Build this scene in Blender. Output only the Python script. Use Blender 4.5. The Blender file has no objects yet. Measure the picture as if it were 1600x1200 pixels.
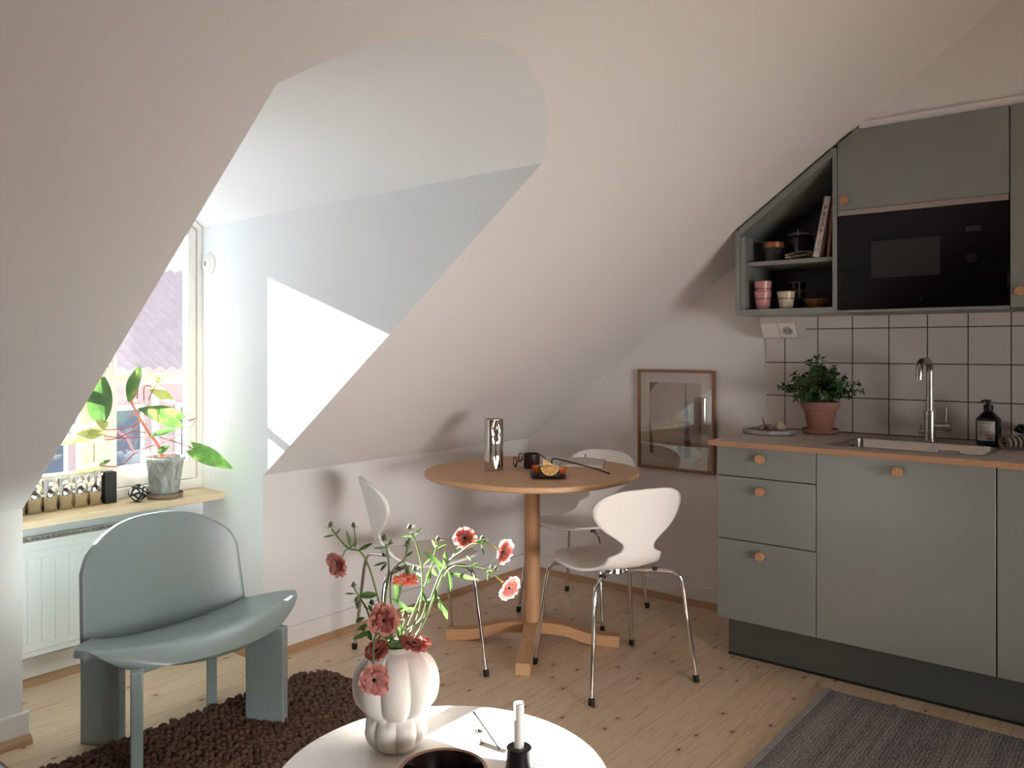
import bpy, bmesh, math, random
from mathutils import Vector, Matrix, Euler, noise
PI = math.pi
random.seed(7)
SC = bpy.context.scene
COL = SC.collection

# ------------------------------------------------------------------ camera, world, sun, exposure
H = 1.27                                   # eye height
YAW = math.radians(38.912)                 # heading from +X (the line of the eaves wall)
cam_d = bpy.data.cameras.new('camera')
cam = bpy.data.objects.new('camera', cam_d)
COL.objects.link(cam)
cam.location = (0, 0, H)
cam.rotation_euler = (PI/2, 0, YAW - PI/2)
cam_d.sensor_width = 36
cam_d.lens = 36*1276/1600
cam_d.shift_y = -55/1600
cam_d.clip_start = 0.05
SC.camera = cam

SKY = 1.9
SUN = 105.0
world = bpy.data.worlds.new('sky')
SC.world = world
world.use_nodes = True
bg = world.node_tree.nodes['Background']
bg.inputs['Color'].default_value = (0.80, 0.90, 1.0, 1)
bg.inputs['Strength'].default_value = SKY

sun_d = bpy.data.lights.new('sun', 'SUN')
sun_d.energy = SUN
sun_d.angle = math.radians(0.6)
sun_d.color = (1.0, 0.985, 0.97)
sun = bpy.data.objects.new('sun', sun_d)
COL.objects.link(sun)
sun.location = (-2, 12, 6)
sun.rotation_euler = Vector((0.08, -1.0, -0.388)).to_track_quat('-Z', 'Y').to_euler()

def portal(loc, rot, sx, sy):
    l = bpy.data.lights.new('window_portal', 'AREA')
    l.shape = 'RECTANGLE'; l.size = sx; l.size_y = sy
    l.cycles.is_portal = True
    o = bpy.data.objects.new('window_portal', l)
    COL.objects.link(o); o.location = loc; o.rotation_euler = rot
portal((1.53, 3.56, 1.30), (-PI/2, 0, 0), 0.95, 1.4)
BW = dict(x0=-0.6, x1=0.6, z0=0.8, z1=1.7, y=-4.2)      # window in the wall behind the viewer
portal(((BW['x0']+BW['x1'])/2, BW['y']-0.12, 1.25), (PI/2, 0, 0), BW['x1']-BW['x0'], BW['z1']-BW['z0'])

fill_d = bpy.data.lights.new('fill_light', 'AREA')       # soft light added unseen behind the viewer, only to brighten the room
fill_d.energy = 13; fill_d.shape = 'RECTANGLE'; fill_d.size = 2.0; fill_d.size_y = 1.0; fill_d.spread = math.radians(50)
fill_d.color = (1.0, 0.98, 0.98)
fill = bpy.data.objects.new('fill_light', fill_d); COL.objects.link(fill)
fill.location = (0.5, -3.4, 0.85)
fill.rotation_euler = (Vector((2.45, 2.3, 0.60))-fill.location).to_track_quat('-Z', 'Y').to_euler()

SC.view_settings.view_transform = 'Standard'
SC.view_settings.look = 'None'
SC.view_settings.gamma = 1
SC.view_settings.exposure = 0.36
SC.view_settings.use_curve_mapping = False
SC.cycles.use_denoising = True
SC.cycles.max_bounces = 14
SC.cycles.diffuse_bounces = 8
SC.cycles.glossy_bounces = 5
SC.cycles.transparent_max_bounces = 16
SC.cycles.sample_clamp_indirect = 60
SC.cycles.caustics_reflective = False
SC.cycles.caustics_refractive = False

# pixel of the 1600x1200 frame -> a point on a plane of the room (for measuring only)
FW = Vector((math.cos(YAW), math.sin(YAW), 0)); RT = Vector((math.sin(YAW), -math.cos(YAW), 0)); UP = Vector((0, 0, 1))
def at(px, py, **k):
    d = FW + RT*((px-800)/1276) + UP*((545-py)/1276)
    (a, v), = k.items()
    if a == 'd': return Vector((0, 0, H)) + d*v
    i = 'xyz'.index(a)
    return Vector((0, 0, H)) + d*((v-(0, 0, H)[i])/d[i])

# ------------------------------------------------------------------ materials
def lin(c):
    if isinstance(c, str):
        c = [int(c[i:i+2], 16)/255 for i in (1, 3, 5)]
        c = [x/12.92 if x <= .04045 else ((x+.055)/1.055)**2.4 for x in c]
    return (c[0], c[1], c[2], 1)
class Mat:
    def __init__(s, name, color='#808080', rough=.5, metal=0, **k):
        s.m = bpy.data.materials.new(name); s.m.use_nodes = True
        s.nt = s.m.node_tree; s.b = s.nt.nodes['Principled BSDF']
        s.b.inputs['Base Color'].default_value = lin(color)
        s.b.inputs['Roughness'].default_value = rough
        s.b.inputs['Metallic'].default_value = metal
        for a, v in k.items(): s.b.inputs[a.replace('_', ' ')].default_value = v
    def n(s, t, **k):
        nd = s.nt.nodes.new(t)
        for a, v in k.items():
            if a in nd.inputs.keys(): nd.inputs[a].default_value = v
            else: setattr(nd, a, v)
        return nd
    def l(s, a, b): s.nt.links.new(a, b)
    def coords(s, scale=(1, 1, 1), rot=(0, 0, 0), kind='Object'):
        tc = s.n('ShaderNodeTexCoord'); mp = s.n('ShaderNodeMapping')
        mp.inputs['Scale'].default_value = scale; mp.inputs['Rotation'].default_value = rot
        s.l(tc.outputs[kind], mp.inputs['Vector']); return mp.outputs['Vector']
    def ramp(s, fac, stops):
        r = s.n('ShaderNodeValToRGB'); e = r.color_ramp.elements
        while len(e) < len(stops): e.new(.5)
        for i, (p, c) in enumerate(stops): e[i].position = p; e[i].color = lin(c)
        s.l(fac, r.inputs['Fac']); return r.outputs['Color']
    def noise(s, vec, scale=5, detail=4, rough=.5, dist=0):
        nd = s.n('ShaderNodeTexNoise'); s.l(vec, nd.inputs['Vector'])
        nd.inputs['Scale'].default_value = scale; nd.inputs['Detail'].default_value = detail
        nd.inputs['Roughness'].default_value = rough; nd.inputs['Distortion'].default_value = dist
        return nd.outputs['Fac']
    def mix(s, fac, a, b, mode='MIX'):
        nd = s.n('ShaderNodeMixRGB', blend_type=mode)
        for v, i in ((fac, 'Fac'), (a, 'Color1'), (b, 'Color2')):
            if isinstance(v, (int, float)): nd.inputs[i].default_value = v
            elif isinstance(v, (str, tuple)): nd.inputs[i].default_value = lin(v)
            else: s.l(v, nd.inputs[i])
        return nd.outputs['Color']
    def math(s, op, a, b=0.0):
        nd = s.n('ShaderNodeMath', operation=op)
        for v, i in ((a, 0), (b, 1)):
            if isinstance(v, (int, float)): nd.inputs[i].default_value = v
            else: s.l(v, nd.inputs[i])
        return nd.outputs[0]
    def base(s, c): s.l(c, s.b.inputs['Base Color'])
    def bump(s, h, strength=.2, dist=.01):
        nd = s.n('ShaderNodeBump'); nd.inputs['Strength'].default_value = strength; nd.inputs['Distance'].default_value = dist
        s.l(h, nd.inputs['Height']); s.l(nd.outputs['Normal'], s.b.inputs['Normal'])

def plain(name, color, rough=.5, metal=0, var=.04, scale=6, bump=0, **k):
    m = Mat(name, color, rough, metal, **k)
    v = m.coords(); f = m.noise(v, scale, 3)
    c = lin(color)[:3]
    m.base(m.ramp(f, [(.3, tuple(x*(1-var) for x in c)), (.7, tuple(min(1, x*(1+var)) for x in c))]))
    if bump: m.bump(m.noise(v, scale*12, 4), bump, .004)
    return m.m
def lin_t(c): return lin(c)[:3]

def wood(name, a, b, axis=0, scale=1.0, rough=.45, dark=None):
    m = Mat(name, a, rough)
    sc = [22*scale]*3; sc[axis] = 1.6*scale
    v = m.coords(tuple(sc))
    f = m.noise(v, 3.2, 6, .6, .6)
    v2 = m.coords(tuple(x*3 for x in sc)); g = m.noise(v2, 5, 3, .6)
    c = m.ramp(f, [(.3, lin_t(a)), (.55, lin_t(b)), (.75, lin_t(a))])
    m.base(m.mix(.35, c, m.ramp(g, [(.35, lin_t(dark or b)), (.65, lin_t(a))])))
    m.bump(g, .06, .002)
    return m.m

def pine_floor():
    m = Mat('pine_floor_boards', '#d8bb97', .38)
    v = m.coords()
    br = m.n('ShaderNodeTexBrick', offset=.37, offset_frequency=2)
    m.l(v, br.inputs['Vector'])
    for k, x in {'Scale': 1, 'Brick Width': 3.1, 'Row Height': .137, 'Mortar Size': .0012, 'Mortar Smooth': .3, 'Bias': 0}.items(): br.inputs[k].default_value = x
    br.inputs['Color1'].default_value = (.0, .0, .0, 1); br.inputs['Color2'].default_value = (1, 1, 1, 1); br.inputs['Mortar'].default_value = (.5, .5, .5, 1)
    # grain drifts from board to board
    off = m.n('ShaderNodeVectorMath', operation='MULTIPLY_ADD')
    m.l(br.outputs['Color'], off.inputs[0]); off.inputs[1].default_value = (7, 3, 5)
    mp = m.coords((1.1, 20, 1)); m.l(mp, off.inputs[2])
    g = m.noise(off.outputs[0], 2.0, 6, .62, 1.2)
    tone = m.ramp(br.outputs['Color'], [(0, '#CDB090'), (.5, '#D6BA9A'), (1, '#DEC6A8')])
    gr = m.ramp(g, [(.33, '#B08C6A'), (.47, '#E2CDB2'), (.58, '#D2B594'), (.72, '#E8D6BE')])
    c = m.mix(.55, tone, gr)
    # long cathedral lines
    off2 = m.n('ShaderNodeVectorMath', operation='MULTIPLY_ADD')
    m.l(br.outputs['Color'], off2.inputs[0]); off2.inputs[1].default_value = (11, 5, 5)
    mp2 = m.coords((.55, 9, 1)); m.l(mp2, off2.inputs[2])
    w = m.noise(off2.outputs[0], 1.4, 2, .5, .3)
    w2 = m.math('FRACT', m.math('MULTIPLY', w, 14))
    line = m.ramp(w2, [(0, (0, 0, 0)), (.80, (0, 0, 0)), (.95, (1, 1, 1)), (1, (0, 0, 0))])
    c = m.mix(m.math('MULTIPLY', line, .30), c, '#9C7148')
    # knots
    vo = m.n('ShaderNodeTexVoronoi'); vo.voronoi_dimensions = '2D'; vo.inputs['Scale'].default_value = 5.0; vo.inputs['Randomness'].default_value = 1
    m.l(m.coords((.85, 1.35, 1)), vo.inputs['Vector'])
    d = vo.outputs['Distance']
    k1 = m.ramp(d, [(0, (1, 1, 1)), (.026, (1, 1, 1)), (.042, (0, 0, 0))])
    k2 = m.ramp(d, [(0, (1, 1, 1)), (.045, (.8, .8, .8)), (.13, (0, 0, 0))])
    sep = m.n('ShaderNodeSeparateColor'); m.l(vo.outputs['Color'], sep.inputs[0])
    keep = m.ramp(sep.outputs[0], [(.20, (0, 0, 0)), (.26, (1, 1, 1))])
    c = m.mix(m.math('MULTIPLY', m.mix(1, k2, keep, 'MULTIPLY'), .5), c, '#B07C4C')
    c = m.mix(m.math('MULTIPLY', m.mix(1, k1, keep, 'MULTIPLY'), .9), c, '#4A2C1B')
    c = m.mix(m.math('MULTIPLY', br.outputs['Fac'], .6), c, '#7B5C43')
    m.base(c)
    m.bump(m.math('SUBTRACT', g, br.outputs['Fac']), .10, .002)
    return m.m

def tile_mat():
    m = Mat('glazed_square_tiles', '#cfc7c1', .22)
    tc = m.n('ShaderNodeTexCoord'); sp = m.n('ShaderNodeSeparateXYZ'); cb = m.n('ShaderNodeCombineXYZ')
    m.l(tc.outputs['Object'], sp.inputs[0]); m.l(sp.outputs['Y'], cb.inputs['X']); m.l(sp.outputs['Z'], cb.inputs['Y'])
    mp = m.n('ShaderNodeMapping'); m.l(cb.outputs[0], mp.inputs['Vector'])
    mp.inputs['Location'].default_value = (-1.089+.0, -.897-.005+.0, 0)
    br = m.n('ShaderNodeTexBrick', offset=0); m.l(mp.outputs[0], br.inputs['Vector'])
    for k, x in {'Scale': 1, 'Brick Width': .15, 'Row Height': .1525, 'Mortar Size': .0022, 'Mortar Smooth': .1, 'Bias': 0}.items(): br.inputs[k].default_value = x
    br.inputs['Color1'].default_value = lin('#d2cac4'); br.inputs['Color2'].default_value = lin('#c8c0ba'); br.inputs['Mortar'].default_value = lin('#2c2523')
    m.base(br.outputs['Color'])
    r = m.ramp(br.outputs['Fac'], [(0, (.22, .22, .22)), (1, (.8, .8, .8))]); m.l(r, m.b.inputs['Roughness'])
    h = m.math('ADD', m.math('MULTIPLY', br.outputs['Fac'], -1), m.math('MULTIPLY', m.noise(mp.outputs[0], 9, 2), .5))
    m.bump(h, .35, .002)
    return m.m

def pane_mat(name='clear_pane', tint=(1, 1, 1), refl=.9, ior=1.5):
    m = bpy.data.materials.new(name); m.use_nodes = True; nt = m.node_tree; nt.nodes.clear()
    o = nt.nodes.new('ShaderNodeOutputMaterial'); mx = nt.nodes.new('ShaderNodeMixShader')
    t = nt.nodes.new('ShaderNodeBsdfTransparent'); g = nt.nodes.new('ShaderNodeBsdfGlossy'); f = nt.nodes.new('ShaderNodeFresnel')
    t.inputs['Color'].default_value = (*tint, 1); g.inputs['Roughness'].default_value = .02
    g.inputs['Color'].default_value = (refl, refl, refl, 1); ge = nt.nodes.new('ShaderNodeNewGeometry'); mm = nt.nodes.new('ShaderNodeMath'); mm.operation = 'MULTIPLY_ADD'; mm.inputs[1].default_value = 1/ior-ior; mm.inputs[2].default_value = ior
    nt.links.new(ge.outputs['Backfacing'], mm.inputs[0]); nt.links.new(mm.outputs[0], f.inputs['IOR'])
    nt.links.new(f.outputs[0], mx.inputs[0]); nt.links.new(t.outputs[0], mx.inputs[1]); nt.links.new(g.outputs[0], mx.inputs[2])
    nt.links.new(mx.outputs[0], o.inputs[0]); return m

def leaf_mat(name, stops, rough=.4, trans=.45, scale=18):
    m = Mat(name, stops[0][1], rough)
    c = m.ramp(m.noise(m.coords(), scale, 3, .55, .4), stops); m.base(c)
    tr = m.n('ShaderNodeBsdfTranslucent'); m.l(c, tr.inputs['Color'])
    mx = m.n('ShaderNodeMixShader'); mx.inputs[0].default_value = trans
    out = m.nt.nodes['Material Output']
    m.l(m.b.outputs[0], mx.inputs[1]); m.l(tr.outputs[0], mx.inputs[2]); m.l(mx.outputs[0], out.inputs['Surface'])
    return m.m

W_PAINT = plain('matt_wall_paint', '#dcd9d7', .85, var=.012, scale=2)
W_NICHE = plain('white_niche_paint', '#e3e6e8', .8, var=.01, scale=2)
W_WHITE = plain('white_trim_paint', '#dddad6', .45, var=.01)
FLOOR = pine_floor()
OAK = wood('oiled_oak', '#cfa982', '#c0966f', 0, 1)
OAKY = wood('oiled_oak_y', '#c99d74', '#b98a62', 1, 1)
OAKZ = wood('oiled_oak_upright', '#c99d74', '#b98a62', 2, 1)
PINE = wood('pale_pine_board', '#e3cfb4', '#d3b995', 0, 1, .5)
STRIP = wood('pine_quarter_strip', '#b48f6d', '#a37d5b', 0, 1, .5)
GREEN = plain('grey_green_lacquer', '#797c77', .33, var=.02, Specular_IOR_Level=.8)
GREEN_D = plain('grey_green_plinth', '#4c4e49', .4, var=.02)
INNER = plain('dark_cabinet_gap', '#191a18', .7)
COUNTER = plain('light_grey_laminate', '#b9b0a8', .5, var=.02, scale=60)
EDGE = wood('plywood_edge', '#b0876a', '#9c7355', 1, 2)
KNOB = wood('oak_knob', '#b98e66', '#a57a54', 2, 3)
TILE = tile_mat()
CHROME = plain('polished_chrome', '#d8d8d8', .08, 1, var=.01)
STEEL = plain('brushed_steel', '#b4aea6', .28, 1, var=.05, scale=40)
STEELP = plain('polished_steel', '#cfcac4', .07, 1, var=.01)
BLACKP = plain('black_rubber', '#0c0c0c', .5)
BLACKG = plain('black_glass', '#030303', .06, Specular_IOR_Level=.25)
SHELLW = plain('white_lacquered_plywood', '#e9e6e1', .35, var=.008)
SAGE = plain('sage_green_lacquer', '#8d9b98', .30, var=.015, scale=3)
TABLEW = plain('white_stained_tabletop', '#eae7e3', .4, var=.03, scale=30)
CERAM = plain('matt_white_ceramic', '#e6e1d8', .5, var=.01)
PANE = pane_mat()
GLASSY = pane_mat('thin_dark_glass', (.55, .55, .52), .8)
YARN = plain('brown_wool_yarn', '#5d4232', .95, var=.25, scale=25)
TERRA = plain('terracotta', '#96695a', .8, var=.10, scale=14, bump=.1)
SOIL = plain('potting_soil', '#2b1f18', .95, var=.3, scale=60, bump=.5)
RAD = plain('radiator_enamel', '#dfe0df', .35, var=.01)

# ------------------------------------------------------------------ mesh helpers
class MB:
    def __init__(s): s.v = []; s.f = []; s.mi = []; s.cur = 0
    def add(s, vs, fs):
        b = len(s.v); s.v += [Vector(p) for p in vs]; s.f += [tuple(b+i for i in f) for f in fs]; s.mi += [s.cur]*len(fs); return s
    def box(s, x0, y0, z0, x1, y1, z1):
        return s.add([(x0,y0,z0),(x1,y0,z0),(x1,y1,z0),(x0,y1,z0),(x0,y0,z1),(x1,y0,z1),(x1,y1,z1),(x0,y1,z1)],
                     [(0,3,2,1),(4,5,6,7),(0,1,5,4),(1,2,6,5),(2,3,7,6),(3,0,4,7)])
    def lathe(s, prof, n=32, c=(0,0,0), lob=None, cap0=True, cap1=True, axis=None):
        R = Matrix.Identity(3) if axis is None else Vector(axis).to_track_quat('Z', 'Y').to_matrix()
        vs = []; m = len(prof)
        for i, (r, z) in enumerate(prof):
            for k in range(n):
                a = 2*PI*k/n; rr = r*(lob(a, i, z) if lob else 1)
                vs.append(R @ Vector((rr*math.cos(a), rr*math.sin(a), z)) + Vector(c))
        fs = [(i*n+k, i*n+(k+1)%n, (i+1)*n+(k+1)%n, (i+1)*n+k) for i in range(m-1) for k in range(n)]
        if cap0: fs.append(tuple(reversed(range(n))))
        if cap1: fs.append(tuple((m-1)*n+k for k in range(n)))
        return s.add(vs, fs)
    def cyl(s, p, q, r, n=16, r2=None):
        p = Vector(p); q = Vector(q); d = q-p
        return s.lathe([(r, 0), (r if r2 is None else r2, d.length)], n, p, axis=d)
    def tube(s, pts, r, n=8, closed=False, flat=None):
        pts = [Vector(p) for p in pts]; m = len(pts)
        if not hasattr(r, '__len__'): r = [r]*m
        vs = []; nrm = None
        for i, p in enumerate(pts):
            if closed: t = pts[(i+1) % m]-pts[i-1]
            else: t = pts[min(i+1, m-1)]-pts[max(i-1, 0)]
            t.normalize()
            if nrm is None:
                nrm = t.cross(Vector((0, 0, 1)))
                if nrm.length < 1e-3: nrm = t.cross(Vector((1, 0, 0)))
            nrm = nrm - t*nrm.dot(t)
            nrm.normalize(); b = t.cross(nrm)
            for k in range(n):
                a = 2*PI*k/n
                vs.append(p + nrm*(math.cos(a)*r[i]) + b*(math.sin(a)*r[i]*(flat or 1)))
        fs = []
        for i in range(m if closed else m-1):
            for k in range(n): fs.append((i*n+k, i*n+(k+1) % n, ((i+1) % m)*n+(k+1) % n, ((i+1) % m)*n+k))
        if not closed: fs += [tuple(reversed(range(n))), tuple((m-1)*n+k for k in range(n))]
        return s.add(vs, fs)
    def prism(s, poly, axis, a, b):
        """polygon in the two other axes, extruded along axis from a to b"""
        def mk(u, v, w): return {'x': (w, u, v), 'y': (u, w, v), 'z': (u, v, w)}[axis]
        n = len(poly)
        vs = [mk(u, v, a) for u, v in poly]+[mk(u, v, b) for u, v in poly]
        fs = [tuple(range(n)), tuple(reversed(range(n, 2*n)))]+[(i, i+n, (i+1) % n+n, (i+1) % n) for i in range(n)]
        return s.add(vs, fs)
    def grid(s, fn, nu, nv, closeu=False, thick=None):
        vs = [fn(i/(nu if closeu else nu-1), j/(nv-1)) for i in range(nu) for j in range(nv)]
        fs = []
        for i in range(nu if closeu else nu-1):
            for j in range(nv-1):
                a = i*nv+j; b = ((i+1) % nu)*nv+j
                fs.append((a, b, b+1, a+1))
        return s.add(vs, fs)
    def ball(s, c, r, n=10, sq=(1, 1, 1), R=None):
        vs = []; c = Vector(c); m = n//2+1
        for i in range(m):
            t = PI*i/(m-1)
            for k in range(n):
                a = 2*PI*k/n
                p = Vector((math.sin(t)*math.cos(a)*sq[0], math.sin(t)*math.sin(a)*sq[1], math.cos(t)*sq[2]))*r
                if R: p = R @ p
                vs.append(c+p)
        fs = [(i*n+k, (i+1)*n+k, (i+1)*n+(k+1) % n, i*n+(k+1) % n) for i in range(m-1) for k in range(n)]
        return s.add(vs, fs)
    def xf(s, M, start=0):
        for i in range(start, len(s.v)): s.v[i] = M @ s.v[i]
        return s
    def build(s, name, mat=None, parent=None, bevel=0, smooth=35, sub=0, solid=0, seg=2, world=False, label=None, fix=True):
        off = Vector(parent_loc(parent)) if (world and parent) else Vector()
        me = bpy.data.meshes.new(name)
        me.from_pydata([tuple(p-off) for p in s.v], [], s.f)
        mats = mat if isinstance(mat, (list, tuple)) else [mat]
        for m in mats: me.materials.append(m)
        if len(mats) > 1: me.polygons.foreach_set('material_index', s.mi)
        if fix:
            bm = bmesh.new(); bm.from_mesh(me)
            bmesh.ops.remove_doubles(bm, verts=bm.verts, dist=1e-6)
            bmesh.ops.recalc_face_normals(bm, faces=bm.faces); bm.to_mesh(me); bm.free()
        if smooth:
            me.polygons.foreach_set('use_smooth', [True]*len(me.polygons))
            if smooth < 180: me.set_sharp_from_angle(angle=math.radians(smooth))
        o = bpy.data.objects.new(name, me); COL.objects.link(o)
        if parent: o.parent = parent
        if solid:
            md = o.modifiers.new('thickness', 'SOLIDIFY'); md.thickness = solid; md.offset = 0
        if bevel:
            md = o.modifiers.new('bevel', 'BEVEL'); md.width = bevel; md.segments = seg; md.limit_method = 'ANGLE'; md.angle_limit = math.radians(40)
        if sub:
            md = o.modifiers.new('smooth', 'SUBSURF'); md.levels = sub; md.render_levels = sub
        if label: o['label'] = label
        return o
def parent_loc(p):
    l = Vector()
    while p: l += p.location; p = p.parent
    return l
def box(name, mat, parent, x0, y0, z0, x1, y1, z1, bevel=.001, **k):
    return MB().box(x0, y0, z0, x1, y1, z1).build(name, mat, parent, bevel=bevel, **k)
def thing(name, label, cat, loc=(0, 0, 0), rz=0, group=None):
    o = bpy.data.objects.new(name, None); COL.objects.link(o); o.empty_display_size = .05
    o.location = loc; o.rotation_euler = (0, 0, rz); return tag(o, label, cat, group)
def tag(o, label, cat, group=None, kind=None):
    o['label'] = label; o['category'] = cat
    if group: o['group'] = group
    if kind: o['kind'] = kind
    return o
def struct(o): o['kind'] = 'structure'; return o
def copy_tree(o, parent=None):
    c = o.copy(); COL.objects.link(c)
    if parent: c.parent = parent
    for ch in list(o.children): copy_tree(ch, c)
    return c
def spline(pts, n=8):
    P = [Vector(p) for p in pts]; out = []
    for i in range(len(P)-1):
        p0 = P[max(i-1, 0)]; p1 = P[i]; p2 = P[i+1]; p3 = P[min(i+2, len(P)-1)]
        for k in range(n):
            t = k/n
            out.append(.5*((2*p1)+(p2-p0)*t+(2*p0-5*p1+4*p2-p3)*t*t+(3*p1-p0-3*p2+p3)*t**3))
    out.append(P[-1]); return out
def text_mesh(txt, size, M, mat, parent, name, extrude=.0004, align='CENTER'):
    cu = bpy.data.curves.new('lettering', 'FONT'); cu.body = txt; cu.size = size; cu.extrude = extrude; cu.align_x = align; cu.align_y = 'CENTER'
    t = bpy.data.objects.new('lettering', cu); COL.objects.link(t)
    bpy.context.view_layer.update()
    me = bpy.data.meshes.new_from_object(t.evaluated_get(bpy.context.evaluated_depsgraph_get()))
    bpy.data.objects.remove(t); bpy.data.curves.remove(cu)
    me.transform(M); me.materials.clear(); me.materials.append(mat)
    o = bpy.data.objects.new(name, me); COL.objects.link(o); o.parent = parent; return o
FACE_MX = Euler((PI/2, 0, -PI/2)).to_matrix().to_4x4()     # lettering that faces -X

# ------------------------------------------------------------------ the setting
XK, YK, KZ, S = 3.737, 2.893, .752, .728      # kitchen wall, eaves wall, its height, slope of the roof
YB, XL = -4.2, -3.4
YW = 3.375                                    # window wall at the back of the dormer
TOPZ = 3.15; YT = YK-(TOPZ-KZ)/S
def slope_z(y): return KZ+S*(YK-y)
cxl = lambda y: 1.004+(y-1.438)*(.058/1.455)  # left and right cheeks of the dormer
cxr = lambda y: 1.918+(y-1.428)*(.044/1.465)
SPR = 1.815; RISE = .161
def arch(y, n=24):
    a, b = cxl(y), cxr(y); c = (a+b)/2; hw = (b-a)/2; R = (hw*hw+RISE*RISE)/(2*RISE); ph = math.asin(hw/R)
    return [(c+R*math.sin(-ph+2*ph*i/n), SPR+RISE-R+R*math.cos(-ph+2*ph*i/n)) for i in range(n+1)]

m = MB(); m.add([(XL, YB, 0), (XK, YB, 0), (XK, YW+.02, 0), (XL, YW+.02, 0), (XL, YB, -.05), (XK, YB, -.05), (XK, YW+.02, -.05), (XL, YW+.02, -.05)],
                [(0, 1, 2, 3), (7, 6, 5, 4), (0, 4, 5, 1), (1, 5, 6, 2), (2, 6, 7, 3), (3, 7, 4, 0)])
struct(m.build('floor', FLOOR, smooth=0))

# the sloping ceiling with the arched dormer opening, and the flat ceiling above
def sl(x, y=None, z=None):
    if y is None: y = YK-(z-KZ)/S
    return (x, y, slope_z(y))
ys = YK-(SPR-KZ)/S
out = [sl(XL, YK), sl(cxl(YK), YK), sl(cxl(ys), ys)]
ap = []
for i, (x, z) in enumerate(arch(ys)): ap.append(sl(x, z=z))
out += ap[1:-1] + [sl(cxr(ys), ys), sl(cxr(YK), YK), sl(XK, YK), sl(XK, YT), sl(XL, YT)]
m = MB(); m.add(out, [tuple(range(len(out)))])
m.add([(XL, YT, TOPZ), (XK, YT, TOPZ), (XK, YB, TOPZ), (XL, YB, TOPZ)], [(0, 1, 2, 3)])
struct(m.build('ceiling', W_PAINT, smooth=0))
# eaves wall either side of the dormer
m = MB()
for a, b in ((XL, cxl(YK)), (cxr(YK), XK)): m.add([(a, YK, 0), (b, YK, 0), (b, YK, KZ), (a, YK, KZ)], [(0, 1, 2, 3)])
struct(m.build('wall_eaves', W_PAINT, smooth=0))
# dormer niche: two cheeks and a shallow vault running into them
NY = 20
m = MB(); fs = []; vs = []
n = 25
for i in range(NY+1):
    for j in range(n):
        x, z = arch(ys, n-1)[j]; yf = YK-(z-KZ)/S
        y = yf+(YW+.12-yf)*i/NY
        x2, z2 = arch(y, n-1)[j]
        vs.append((x if i == 0 else x2, y, z))
for i in range(NY):
    for j in range(n-1): fs.append((i*n+j, i*n+j+1, (i+1)*n+j+1, (i+1)*n+j))
m.add(vs, fs)
struct(m.build('wall_dormer_vault', W_NICHE, smooth=30))
for cx_, side in ((cxl, 'left'), (cxr, 'right')):
    m = MB()
    pl = [(cx_(YK), YK, 0), (cx_(YK), YK, KZ), (cx_(ys), ys, SPR), (cx_(YW+.12), YW+.12, SPR), (cx_(YW+.12), YW+.12, 0)]
    m.add(pl, [tuple(range(5))])
    struct(m.build('wall_dormer_'+side, W_NICHE, smooth=0))
m = MB(); m.box(cxl(YW)-.0, YW, 0, cxr(YW)+.0, YW+.14, .635)
struct(m.build('wall_under_window', W_NICHE, smooth=0))
# kitchen gable wall, boxed forward above the wall cupboards
m = MB(); m.add([(XK, YK, 0), (XK, YB, 0), (XK, YB, TOPZ), (XK, YT, TOPZ), (XK, YK, KZ)], [(0, 1, 2, 3, 4)])
struct(m.build('wall_kitchen', W_PAINT, smooth=0))
zb = 2.135; XBK = 3.385
m = MB(); yb0 = YK-(zb-KZ)/S
m.prism([(yb0, zb), (YB, zb), (YB, TOPZ), (YT, TOPZ)], 'x', XBK, XK-.001)
struct(m.build('wall_above_cupboards', W_PAINT, smooth=0))
m = MB(); m.add([(3.728, 1.476, .885), (3.728, YB, .885), (3.728, YB, 1.42), (3.728, 1.476, 1.42), (3.736, 1.476, .885), (3.736, YB, .885), (3.736, YB, 1.42), (3.736, 1.476, 1.42)],
                [(0, 3, 2, 1), (4, 5, 6, 7), (0, 1, 5, 4), (1, 2, 6, 5), (2, 3, 7, 6), (3, 0, 4, 7)])
struct(m.build('wall_tiles', TILE, smooth=0))
m = MB(); m.add([(XL, YB, 0), (XL, YK, 0), (XL, YK, KZ), (XL, YT, TOPZ), (XL, YB, TOPZ)], [(0, 1, 2, 3, 4)])
struct(m.build('wall_left', W_PAINT, smooth=0))
m = MB(); b = BW
m.box(XL, YB-.1, 0, XK, YB, b['z0']); m.box(XL, YB-.1, b['z1'], XK, YB, TOPZ)
m.box(XL, YB-.1, b['z0'], b['x0'], YB, b['z1']); m.box(b['x1'], YB-.1, b['z0'], XK, YB, b['z1'])
struct(m.build('wall_back', W_PAINT, smooth=0))
wb = bpy.data.objects.new('window_2', None); COL.objects.link(wb); wb.location = (b['x0'], YB-.06, b['z0']); struct(wb)
m = MB(); w, hh = b['x1']-b['x0'], b['z1']-b['z0']
m.box(0, 0, 0, w, .05, .06); m.box(0, 0, hh-.06, w, .05, hh)
for x in (0, w/2-.03, w-.06): m.box(x, 0, .06, x+.06, .05, hh-.06)
m.build('window_frame', W_WHITE, wb, bevel=.004)
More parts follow.
